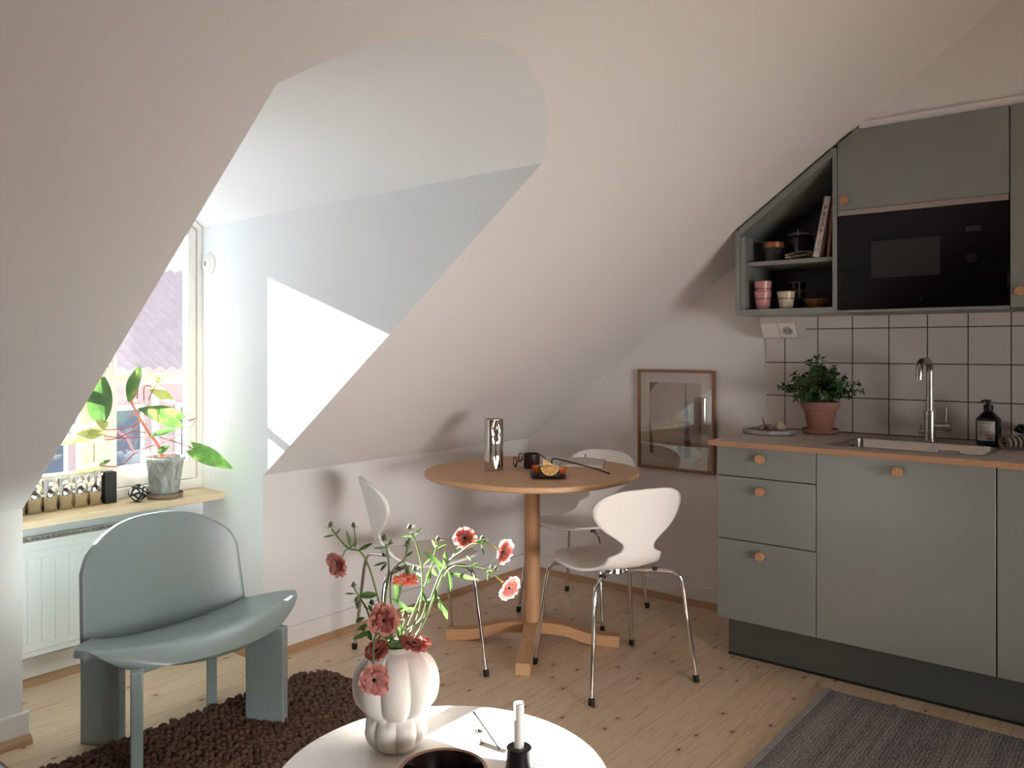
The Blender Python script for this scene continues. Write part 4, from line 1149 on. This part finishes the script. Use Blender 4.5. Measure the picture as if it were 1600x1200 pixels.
# bowl
bo = thing('glazed_bowl', 'dark brown glazed bowl with a tan rim on the coffee table', 'bowl', (1.205, 1.153, CZ))
DG = plain('dark_glaze', '#1d120f', .12); TR = plain('tan_rim_glaze', '#8f6b55', .5, var=.08)
m = MB(); m.cur = 0
R_ = .092
m.lathe([(.045, 0), (.052, .003), (.080, .020), (R_, .045), (R_, .052)], 56, cap1=False); 
m.cur = 0; m.lathe([(R_, .052), (R_-.003, .055), (R_-.008, .052)], 56, cap0=False, cap1=False)
m.build('bowl_body', TR, bo)
MB().lathe([(R_-.008, .052), (R_-.012, .044), (.070, .018), (.04, .008), (.001, .006)], 56, cap0=False).build('glazed_inside', DG, bo, label='glossy dark brown glaze inside')
# candle in its holder
ch = thing('candle_holder', 'black metal candle holder with a small foot ring on the coffee table', 'candle holder', (1.378, 1.093, CZ))
MB().lathe([(.030, 0), (.031, .003), (.029, .012), (.0275, .030), (.0275, .052), (.026, .0535), (.0125, .0535), (.0125, .040), (.001, .040)], 40).build('holder_body', plain('black_cast_metal', '#151515', .3, .3), ch)
cd = thing('candle', 'white stub of a dinner candle in the black holder', 'candle', (1.378, 1.093, CZ+.041))
MB().lathe([(.0108, 0), (.0110, .098), (.0106, .106), (.008, .1085), (.0045, .104), (.001, .103)], 28, lob=lambda a, i, z: 1+.035*math.sin(3*a+z*20)+.02*math.sin(7*a)).build('wax', plain('candle_wax', '#e6e2dc', .5), cd)
MB().tube([(0, 0, .102), (.0005, 0, .107), (.002, .001, .111)], .0007, 6).build('wick', BLACKP, cd)
# little steel stand with a balanced rod
ic = thing('incense_stand', 'small steel cylinder with a bent wire and rod on the coffee table', 'incense stand', (1.420, 1.246, CZ))
MB().lathe([(.0105, 0), (.0105, .0265), (.0098, .027)], 28).build('cylinder', STEEL, ic)
q0 = Vector((0, 0, .027)); tip_ = Vector((.0, .012, .0)); A_ = at(740, 1112, d=1.885)-Vector((1.420, 1.246, CZ)); 
MB().tube([Vector((0, 0, .024)), A_], .0013, 6).build('wire', STEELP, ic)
MB().ball((0, 0, .0285), .003, 10).build('bead', BLACKP, ic)
Bq = at(781, 1171, z=CZ+.002)-Vector((1.420, 1.246, CZ))
d_ = (Bq-A_).normalized(); m = MB(); s1 = d_.cross(UP).normalized()*.0022
m.tube([A_, Bq], .0028, 6, flat=.35).build('rod', plain('dull_steel_rod', '#4a4644', .5, .6), ic)

# ------------------------------------------------------------------ on the window sill
WS = .648
ph = thing('potted_philodendron', 'variegated trailing philodendron with red stems in a weathered grey pot on the window sill', 'potted plant', (1.752, 3.288, WS))
gm = Mat('weathered_grey_clay', '#8f918d', .85); gn = gm.noise(gm.coords((1, 1, .5)), 16, 6, .65, .8)
gm.base(gm.ramp(gn, [(.30, '#5f615f'), (.45, '#8d908d'), (.56, '#b0b3af'), (.66, '#7b7a76'), (.75, '#9c8e7b')]))
MB().lathe([(.060, 0), (.070, .003), (.074, .020), (.069, .020), (.064, .007), (.001, .007)], 40, cap1=False).build('saucer', plain('brown_clay_saucer', '#7d6c60', .85, var=.1), ph)
MB().lathe([(.050, .0075), (.054, .010), (.074, .150), (.081, .155), (.082, .168), (.077, .170), (.072, .155)], 44, cap1=False).build('pot', gm.m, ph, smooth=50)
MB().lathe([(.0, .156), (.0725, .154)], 30, cap0=False, cap1=False).build('soil', SOIL, ph)
def Z(X, Y, y=3.265): return at(80+X/5.217, 560+Y/5.217, y=y)
VARI = leaf_mat('variegated_leaf', [(.40, '#3d6128'), (.54, '#55783a'), (.66, '#84984a'), (.76, '#a5ab5c')], .45, .16, 16)
PALE = leaf_mat('pale_yellow_leaf', [(.3, '#8a9a54'), (.5, '#a5ac68'), (.7, '#bcb988')], .45, .18, 14)
DEEP = leaf_mat('deep_green_leaf', [(.3, '#3b5a2d'), (.55, '#4f713a'), (.75, '#85974e')], .45, .2, 12)
REDS = plain('red_petiole', '#9c4a3c', .5, var=.15, scale=30)
PINKS = plain('pink_stem', '#b9675a', .55, var=.2, scale=60)
P = spline([Z(905, 800, 3.29), Z(860, 690, 3.285), Z(800, 610), Z(740, 520), Z(690, 430), Z(655, 350), Z(690, 290), Z(708, 160)], 8)
MB().tube(P, [.0075-.005*i/(len(P)-1) for i in range(len(P))], 8).build('stem', PINKS, ph, world=True)
def petiole(pts, r=.0022):
    MB().tube(spline(pts, 7), r, 7).build('petiole', REDS, ph, world=True)
petiole([Z(700, 330), Z(712, 200), Z(722, 70)])
petiole([Z(750, 480, 3.26), Z(810, 300, 3.25), Z(885, 170, 3.26)])
petiole([Z(755, 350), Z(762, 225), Z(830, 240)])
petiole([Z(900, 690, 3.24), Z(1090, 590, 3.22), Z(1185, 490, 3.21), Z(1130, 505, 3.19), Z(1045, 505, 3.18)])
petiole([Z(880, 640, 3.24), Z(1040, 690, 3.20), Z(1165, 740, 3.17)])
petiole([Z(715, 550), Z(560, 575, 3.25), Z(410, 585, 3.23), Z(300, 600, 3.22)])
petiole([Z(740, 645), Z(560, 645, 3.24), Z(440, 632, 3.23), Z(375, 602, 3.22)])
petiole([Z(770, 605), Z(660, 600, 3.25), Z(540, 650, 3.24), Z(430, 655, 3.235), Z(395, 560, 3.235)])
petiole([Z(860, 700, 3.27), Z(700, 760, 3.25), Z(560, 875, 3.24), Z(390, 872, 3.23)])
petiole([Z(900, 790, 3.28), Z(1000, 770, 3.24), Z(1060, 700, 3.23)], .0014)
random.seed(5)
m = MB()
for k in range(18):
    t = random.uniform(.05, .75); p = P[int(t*(len(P)-1))]; d = Vector((random.uniform(-1, 1), random.uniform(-.3, .3), random.uniform(-.8, .6)))*random.uniform(.02, .035)
    m.tube(spline([p, p+d*.6+Vector((0, 0, .006)), p+d+Vector((0, 0, -.012))], 5), .0010, 5)
m.build('aerial_root', PINKS, ph, world=True, smooth=60)['kind'] = 'stuff'
def big_leaf(b, t, W, mat, y0, y1, nrm=None, fold=.25, droop=.1, heart=True):
    b = Z(*b, y0); t = Z(*t, y1); m = MB(); nrm = nrm or (-FW+UP*.35)
    leaf_patch(m, b, t-b, nrm, (t-b).length, W, fold, droop, 18, 9, heart, .008)
    m.build('leaf', mat, ph, world=True, smooth=180, fix=False)
big_leaf((725, 62), (620, 345), .027, DEEP, 3.26, 3.23, heart=False)
big_leaf((880, 170), (1125, 162), .025, PALE, 3.25, 3.22, nrm=(-FW*.6-UP*.6))
big_leaf((880, 175), (725, 88), .024, PALE, 3.25, 3.27, nrm=(-FW*.6-UP*.6))
big_leaf((830, 238), (1025, 378), .026, PALE, 3.26, 3.24)
big_leaf((1045, 505), (728, 405), .047, VARI, 3.18, 3.16, fold=.2)
big_leaf((1165, 742), (1468, 890), .042, VARI, 3.17, 3.00, fold=.15)
big_leaf((1010, 578), (818, 622), .014, DEEP, 3.2, 3.18, heart=False)
big_leaf((395, 560), (405, 152), .050, DEEP, 3.235, 3.23, heart=False, fold=.15)
big_leaf((375, 602), (60, 690), .034, PALE, 3.22, 3.20)
big_leaf((300, 605), (462, 512), .030, PALE, 3.22, 3.21, heart=False)
big_leaf((300, 605), (440, 665), .026, PALE, 3.22, 3.21, heart=False)
big_leaf((300, 600), (130, 555), .028, PALE, 3.22, 3.21)
big_leaf((390, 872), (165, 925), .022, PALE, 3.23, 3.21)
big_leaf((390, 872), (482, 824), .008, DEEP, 3.23, 3.22, heart=False)
big_leaf((865, 772), (955, 715), .014, DEEP, 3.26, 3.22, heart=False)

kn = thing('knot_ornament', 'small black and white striped knot ornament on the window sill', 'ornament', (1.628, 3.268, WS))
random.seed(3)
WHG = plain('white_glaze', '#e2e2e2', .3); BKG = plain('black_glaze', '#111214', .3)
for k in range(8):
    ax = Vector((math.cos(k*2.4)*math.sqrt(1-(1-(2*k+1)/8)**2), math.sin(k*2.4)*math.sqrt(1-(1-(2*k+1)/8)**2), 1-(2*k+1)/8)); Q = ax.to_track_quat('Z', 'Y').to_matrix()
    for j, (mt, dz) in enumerate(((WHG, 0), (BKG, .0066))):
        pts = [Q @ Vector((.0285*math.cos(a), .0285*math.sin(a), .010+dz-.003+.003*math.sin(3*a+k)))+Vector((0, 0, .0365)) for a in [2*PI*i/36 for i in range(36)]]
        MB().tube(pts, .0042, 8, closed=True).build('cord', mt, kn)
ck_ = thing('corrugated_holder', 'corrugated polished chrome holder standing on the window sill', 'holder', (1.34, 3.34, WS))
def corr(u, v):
    x = 1.150+.368*u; ph_ = ((x-1.518)/.0565) % 1
    y = 3.335-.017*(abs(math.sin(PI*ph_))**.45)
    return (x, y, WS+.001+.125*v)
m = MB().grid(corr, 260, 2); m.build('front_sheet', STEELP, ck_, world=True, solid=.0015, smooth=50)
box('back_sheet', STEELP, ck_, 1.150, 3.345, WS, 1.518, 3.347, WS+.125, world=True)
box('base_sheet', STEELP, ck_, 1.150, 3.336, WS, 1.518, 3.345, WS+.003, world=True)
bk2 = thing('book', 'black-covered book standing at the end of the chrome holder on the sill', 'book', (1.543, 3.345, WS))
box('cover', plain('black_cloth_cover', '#232324', .7), bk2, 1.5215, 3.318, WS, 1.566, 3.3655, WS+.126, world=True)
box('pages', plain('sill_book_pages', '#c9c5bd', .9), bk2, 1.5245, 3.3656, WS+.002, 1.563, 3.3665, WS+.124, world=True)

# ------------------------------------------------------------------ flowers in the vase
STEMG = leaf_mat('flower_stem_green', [(.3, '#5a7040'), (.7, '#7b9159')], .5, .15, 30)
LEAFG = leaf_mat('flower_leaf_green', [(.3, '#3f5c2f'), (.7, '#668548')], .45, .3, 40)
PET = leaf_mat('salmon_petal', [(.3, '#d48a7e'), (.55, '#de9f92'), (.75, '#e9b5a6')], .55, .4, 60)
PETR = leaf_mat('deep_rose_petal', [(.3, '#a5584f'), (.6, '#bd6e62'), (.8, '#cf8a7c')], .55, .4, 60)
PETO = leaf_mat('coral_petal', [(.3, '#dd7058'), (.6, '#e88b70'), (.8, '#eeaa90')], .55, .5, 60)
DARKC = plain('dark_flower_centre', '#1c0f12', .8, var=.3, scale=200)
BUDG = leaf_mat('bud_green', [(.3, '#3d5735'), (.7, '#64794f')], .6, .1, 60)
BUDR = plain('plum_bud', '#5d3038', .6, var=.2, scale=80)
VT = Vector((VX, VY, CZ+.215)); VD = 1.874
def F(x, y, dd=0): return at(x, y, d=VD+dd)
def blossom(root, c, n, R_, mat, mat2=None, cup=.45, np_=7, seed=1):
    rnd = random.Random(seed); n = Vector(n).normalized(); Q = n.to_track_quat('Z', 'Y').to_matrix()
    for ring_, (cnt, rad, cp, z0, mm) in enumerate(((np_, 1.0, cup, 0, mat), (np_-2, .80, cup+.30, .02*R_, mat2 or mat), (5, .52, cup+.65, .05*R_, mat2 or mat))):
        m = MB()
        for k in range(cnt):
            a = 2*PI*(k+rnd.uniform(-.15, .15))/cnt+ring_*.5; L_ = R_*rad*rnd.uniform(.88, 1.1); W_ = R_*rad*.56*rnd.uniform(.9, 1.15); c_p = cp+rnd.uniform(-.22, .22); ph0 = rnd.uniform(0, 6)
            ca, sa = math.cos(a), math.sin(a)
            def f(u, v):
                q = v*2-1; r = L_*(u-.10*u*q*q*q*q); w = W_*math.sin(PI*(.12+.70*u))**.8
                ang = c_p*(1-.55*u)
                x = r*math.cos(ang); z = r*math.sin(ang)+z0+.09*L_*u*u*math.sin(q*5+ph0)+.05*L_*u*math.sin(q*11+ph0)+.10*L_*q*q*u
                y = q*w
                return c+Q @ Vector((x*ca-y*sa, x*sa+y*ca, z))
            m.grid(f, 8, 9)
        m.build('petals', mm, root, world=True, smooth=180, fix=False)
    m = MB(); m.ball(c+Q @ Vector((0, 0, .10*R_)), .17*R_, 12, (1, 1, .8), Q)
    for k in range(16):
        a = k*2.4; m.ball(c+Q @ Vector((.22*R_*math.cos(a), .22*R_*math.sin(a), .16*R_)), .035*R_, 6)
    m.build('flower_centre', DARKC, root, world=True)
def flower(label, pts, leaves=(), buds=(), blooms=(), r=.0022, branches=(), cat='cut flower', seed=1):
    t = thing('cut_flower', label, cat, VT, 0, 'cut flowers in the white vase')
    S0 = [VT+Vector((0, 0, -.10))+RT*.006*((seed % 5)-2), VT+Vector((0, 0, .004))+RT*.0085*((seed % 5)-2)-FW*.012*((seed*7 % 3)-1)]
    S = S0+[F(*p) for p in pts]; m = MB().tube(spline(S, 7), r, 8)
    for b in branches: m.tube(spline([F(*p) for p in b], 6), r*.75, 7)
    m.build('stem', STEMG, t, world=True)
    rnd = random.Random(seed)
    for (x0, y0, x1, y1, W_) in leaves:
        m = MB(); d0 = rnd.uniform(-.02, .02); a = F(x0, y0, pts[-1][2] if len(pts[-1]) > 2 else 0); b = F(x1, y1, (pts[-1][2] if len(pts[-1]) > 2 else 0)+d0)
        leaf_patch(m, a, b-a, -FW+UP*.4+RT*rnd.uniform(-.5, .5), (b-a).length, W_, .35, rnd.uniform(0, .35), 10, 5)
        m.build('leaf', LEAFG, t, world=True, smooth=180, fix=False)
    for bd in buds:
        x, y, rr = bd[:3]; dd = bd[3] if len(bd) > 3 else 0; p = F(x, y, dd)
        mt = BUDR if len(bd) > 4 else BUDG
        m = MB().lathe([(rr*.35, -rr*1.1), (rr*.9, -rr*.5), (rr, 0), (rr*.75, rr*.8), (rr*.3, rr*1.5), (rr*.05, rr*1.8)], 14, p, axis=(rnd.uniform(-.3, .3), rnd.uniform(-.3, .3), 1))
        m.build('bud', mt, t, world=True)
        m = MB()
        for k in range(5):
            a = k*2*PI/5+rnd.uniform(-.3, .3); d = Vector((math.cos(a), math.sin(a), .55+rnd.uniform(-.5, .6)))
            leaf_patch(m, p+Vector((0, 0, -rr*1.2)), d, UP, rr*rnd.uniform(2.2, 3.6), rr*.38, .3, .3, 6, 3)
        m.build('sepals', LEAFG, t, world=True, smooth=180, fix=False)
    for i, (x, y, dd, n, R_, mt, mt2, cup_) in enumerate(blooms):
        nn = RT*n[0]+UP*n[1]+FW*n[2]
        blossom(t, F(x, y, dd), nn, R_, mt, mt2, cup_, seed=seed*3+i)
    return t
flower('tall flower stem arching far left with a nodding pink bloom and buds', [(592, 940, .01), (578, 890, .02), (563, 862, .02), (545, 857, .02), (527, 838, .02), (518, 826, .02)],
       leaves=[(548, 857, 543, 832, .004), (560, 860, 580, 849, .0045), (554, 857, 556, 840, .0035), (522, 836, 506, 839, .0025), (524, 838, 531, 825, .0025)],
       buds=[(516.5, 820, .0052, .02), (552.5, 821, .0050, .02)], branches=[[(547, 857, .02), (555, 845, .02), (553, 824, .02)], [(548, 858, .02), (540, 860, .01), (534, 872, .01)]],
       blooms=[(531, 879, .005, (-.50, -.25, -.85), .032, PET, PET, .75)], seed=1)
flower('upright flower stem with an open green seed head, in front of the left chair back', [(602, 950, -.01), (607, 900, -.01), (607, 875, -.01), (603, 850, -.01)],
       leaves=[(605, 855, 612, 842, .0025), (604, 855, 586, 856, .003), (605, 880, 592, 893, .0035), (605, 878, 583, 884, .003), (606, 850, 614, 848, .0025)], buds=[(600, 841, .0055, -.01)], seed=2)
flower('branching flower stem with a hanging coral bloom at the centre', [(612, 950, -.02), (611, 900, -.02), (622, 882, -.02), (632, 874, -.02), (637, 855, -.02)],
       leaves=[(634, 870, 644, 862, .003), (637, 885, 640, 908, .003), (633, 880, 637, 900, .003)], buds=[(636, 851, .0048, -.02), (639, 845, .004, -.02)],
       branches=[[(630, 876, -.02), (634, 884, -.02), (634, 896, -.02)]], blooms=[(634, 897, -.02, (.05, -.75, -.60), .034, PETO, PETO, .85)], seed=3)
flower('slender tall stem with a closed brown bud, right of the centre', [(650, 970, .02), (660, 925, .02), (658, 880, .02), (650, 848, .02), (642, 832, .02)],
       leaves=[(646, 838, 657, 824, .003), (645, 838, 626, 839, .0025), (659, 905, 650, 892, .004), (660, 925, 668, 945, .004)], buds=[(640, 824, .0055, .02, 1), (648, 889, .0052, .02)], seed=4)
flower('long stem leaning right with a frilly side-on pink bloom at its tip', [(650, 995, -.02), (690, 893, -.03), (722, 861, -.04), (745, 848, -.04), (765, 851, -.04), (776, 858, -.04)],
       leaves=[(694, 888, 663, 860, .006), (694, 888, 697, 858, .005), (738, 850, 755, 842, .003), (728, 868, 736, 876, .002), (752, 850, 756, 868, .002)],
       buds=[(753, 841, .0042, -.04), (758, 844, .004, -.04)], blooms=[(784, 861, -.04, (.75, -.05, -.55), .029, PET, PETR, .55)], seed=5)
flower('stem leaning right with an upright pink bloom facing up, above the chair seat', [(652, 992, .02), (694, 893, .0), (706, 872, .0), (718, 853, .0)],
       leaves=[(690, 898, 684, 880, .004), (680, 915, 679, 943, .006)], blooms=[(726, 842, 0, (.05, .55, -.75), .028, PET, PETR, .42)], seed=6)
flower('long stem leaning right with a pink bloom hanging by the table post', [(655, 985, .03), (697, 895, .02), (728, 886, .01), (762, 892, .0), (777, 902, .0), (786, 910, 0)],
       leaves=[(700, 895, 748, 906, .005), (700, 890, 705, 925, .006), (764, 893, 762, 908, .003), (735, 886, 748, 879, .003)], buds=[(768, 887, .0045, 0), (775, 889, .0042, 0)],
       blooms=[(794, 917, -.01, (.55, -.30, -.70), .029, PET, PET, .40)], seed=7)
flower('short pale stem topped by a white-tipped bud with long leaves', [(645, 960, .03), (668, 905, .03), (676, 880, .03), (683, 852, .03)],
       leaves=[(681, 858, 675, 843, .003), (680, 860, 698, 850, .003), (675, 885, 682, 905, .006), (672, 890, 668, 912, .006), (680, 865, 660, 885, .002)], buds=[(684, 843, .0055, .03, 1)], seed=8)
flower('leafy stem on the left of the vase with several small dark buds', [(590, 990, -.01), (572, 950, -.01), (560, 930, -.01), (553, 918, -.01)],
       leaves=[(560, 931, 590, 929, .008), (556, 928, 536, 927, .002), (570, 945, 576, 955, .006), (562, 940, 556, 952, .005), (570, 965, 553, 972, .005), (575, 975, 558, 985, .005), (582, 985, 549, 1000, .006), (578, 970, 590, 962, .004), (575, 985, 579, 1000, .006), (585, 960, 575, 945, .004)],
       buds=[(552.5, 914, .005, -.01), (557, 937, .005, -.01), (581, 942, .0055, -.01), (568, 983, .005, -.01)], seed=9)
flower('leafy stem with a plum-coloured bud behind the big rose bloom', [(622, 1000, .02), (630, 980, .02), (633, 968, .02)],
       leaves=[(620, 940, 622, 898, .010), (612, 935, 640, 952, .005), (625, 955, 652, 951, .006), (618, 990, 640, 1005, .006), (612, 1000, 600, 1022, .005), (628, 990, 618, 965, .005)], buds=[(633, 962, .007, .02, 1)], seed=10)
flower('large rose-brown bloom facing the viewer, high on the left of the bouquet', [(606, 1005, -.03), (601, 985, -.045)],
       leaves=[(606, 1000, 612, 985, .006), (603, 1010, 622, 1002, .005)], blooms=[(601, 968, -.06, (-.15, .05, -1), .037, PET, PETR, .38)], seed=11)
flower('deep rose bloom seen from the side at the right of the vase rim', [(632, 1016, -.02), (640, 1010, -.03)], blooms=[(646, 1008, -.035, (.22, 1, -.12), .036, PETR, PETR, .22)], seed=12)
flower('dark rose bloom resting on the left of the vase rim', [(600, 1022, -.03), (592, 1020, -.04)], blooms=[(590, 1018, -.06, (-.25, .75, -.5), .030, PETR, PETR, .25)], leaves=[(600, 1022, 596, 1006, .004)], seed=13)
flower('pink bloom drooping over the front of the vase on a bent stem', [(600, 1000, -.04), (590, 990, -.07), (584, 1005, -.105), (583, 1030, -.115), (584, 1048, -.12)], blooms=[(586, 1061, -.125, (-.05, -.05, -1), .036, PET, PET, .30)], seed=14)
flower('thin stem arching right with a small drooping cluster of pale green leaves', [(655, 970, .03), (667, 940, .03), (680, 935, .03), (690, 940, .03)],
       leaves=[(688, 938, 685, 958, .005), (690, 940, 699, 968, .006), (688, 938, 697, 955, .004), (672, 936, 688, 934, .005)], seed=15, r=.0015)

# ------------------------------------------------------------------ sofa at the lower left corner
so_ = thing('sofa', 'light blue-grey sofa, only its seat corner showing at the bottom left', 'sofa', (.15, 1.3, 0))
SOFA = plain('blue_grey_upholstery', '#a9adb3', .9, var=.05, scale=80)
box('base', SOFA, so_, -.30, .32, .12, .615, 2.05, .27, world=True, bevel=.015, seg=3)
box('seat_cushion', SOFA, so_, -.30, .31, .272, .637, 2.06, .45, world=True, bevel=.035, seg=5)
box('piping', plain('grey_piping', '#6f747c', .8), so_, -.30, .312, .425, .640, 2.063, .433, world=True, bevel=.003)
for x_ in (-.24, .56):
    for y_2 in (.40, 1.97): MB().lathe([(.014, 0), (.02, .12)], 16, (x_, y_2, 0)).build('leg', OAKZ, so_, world=True)
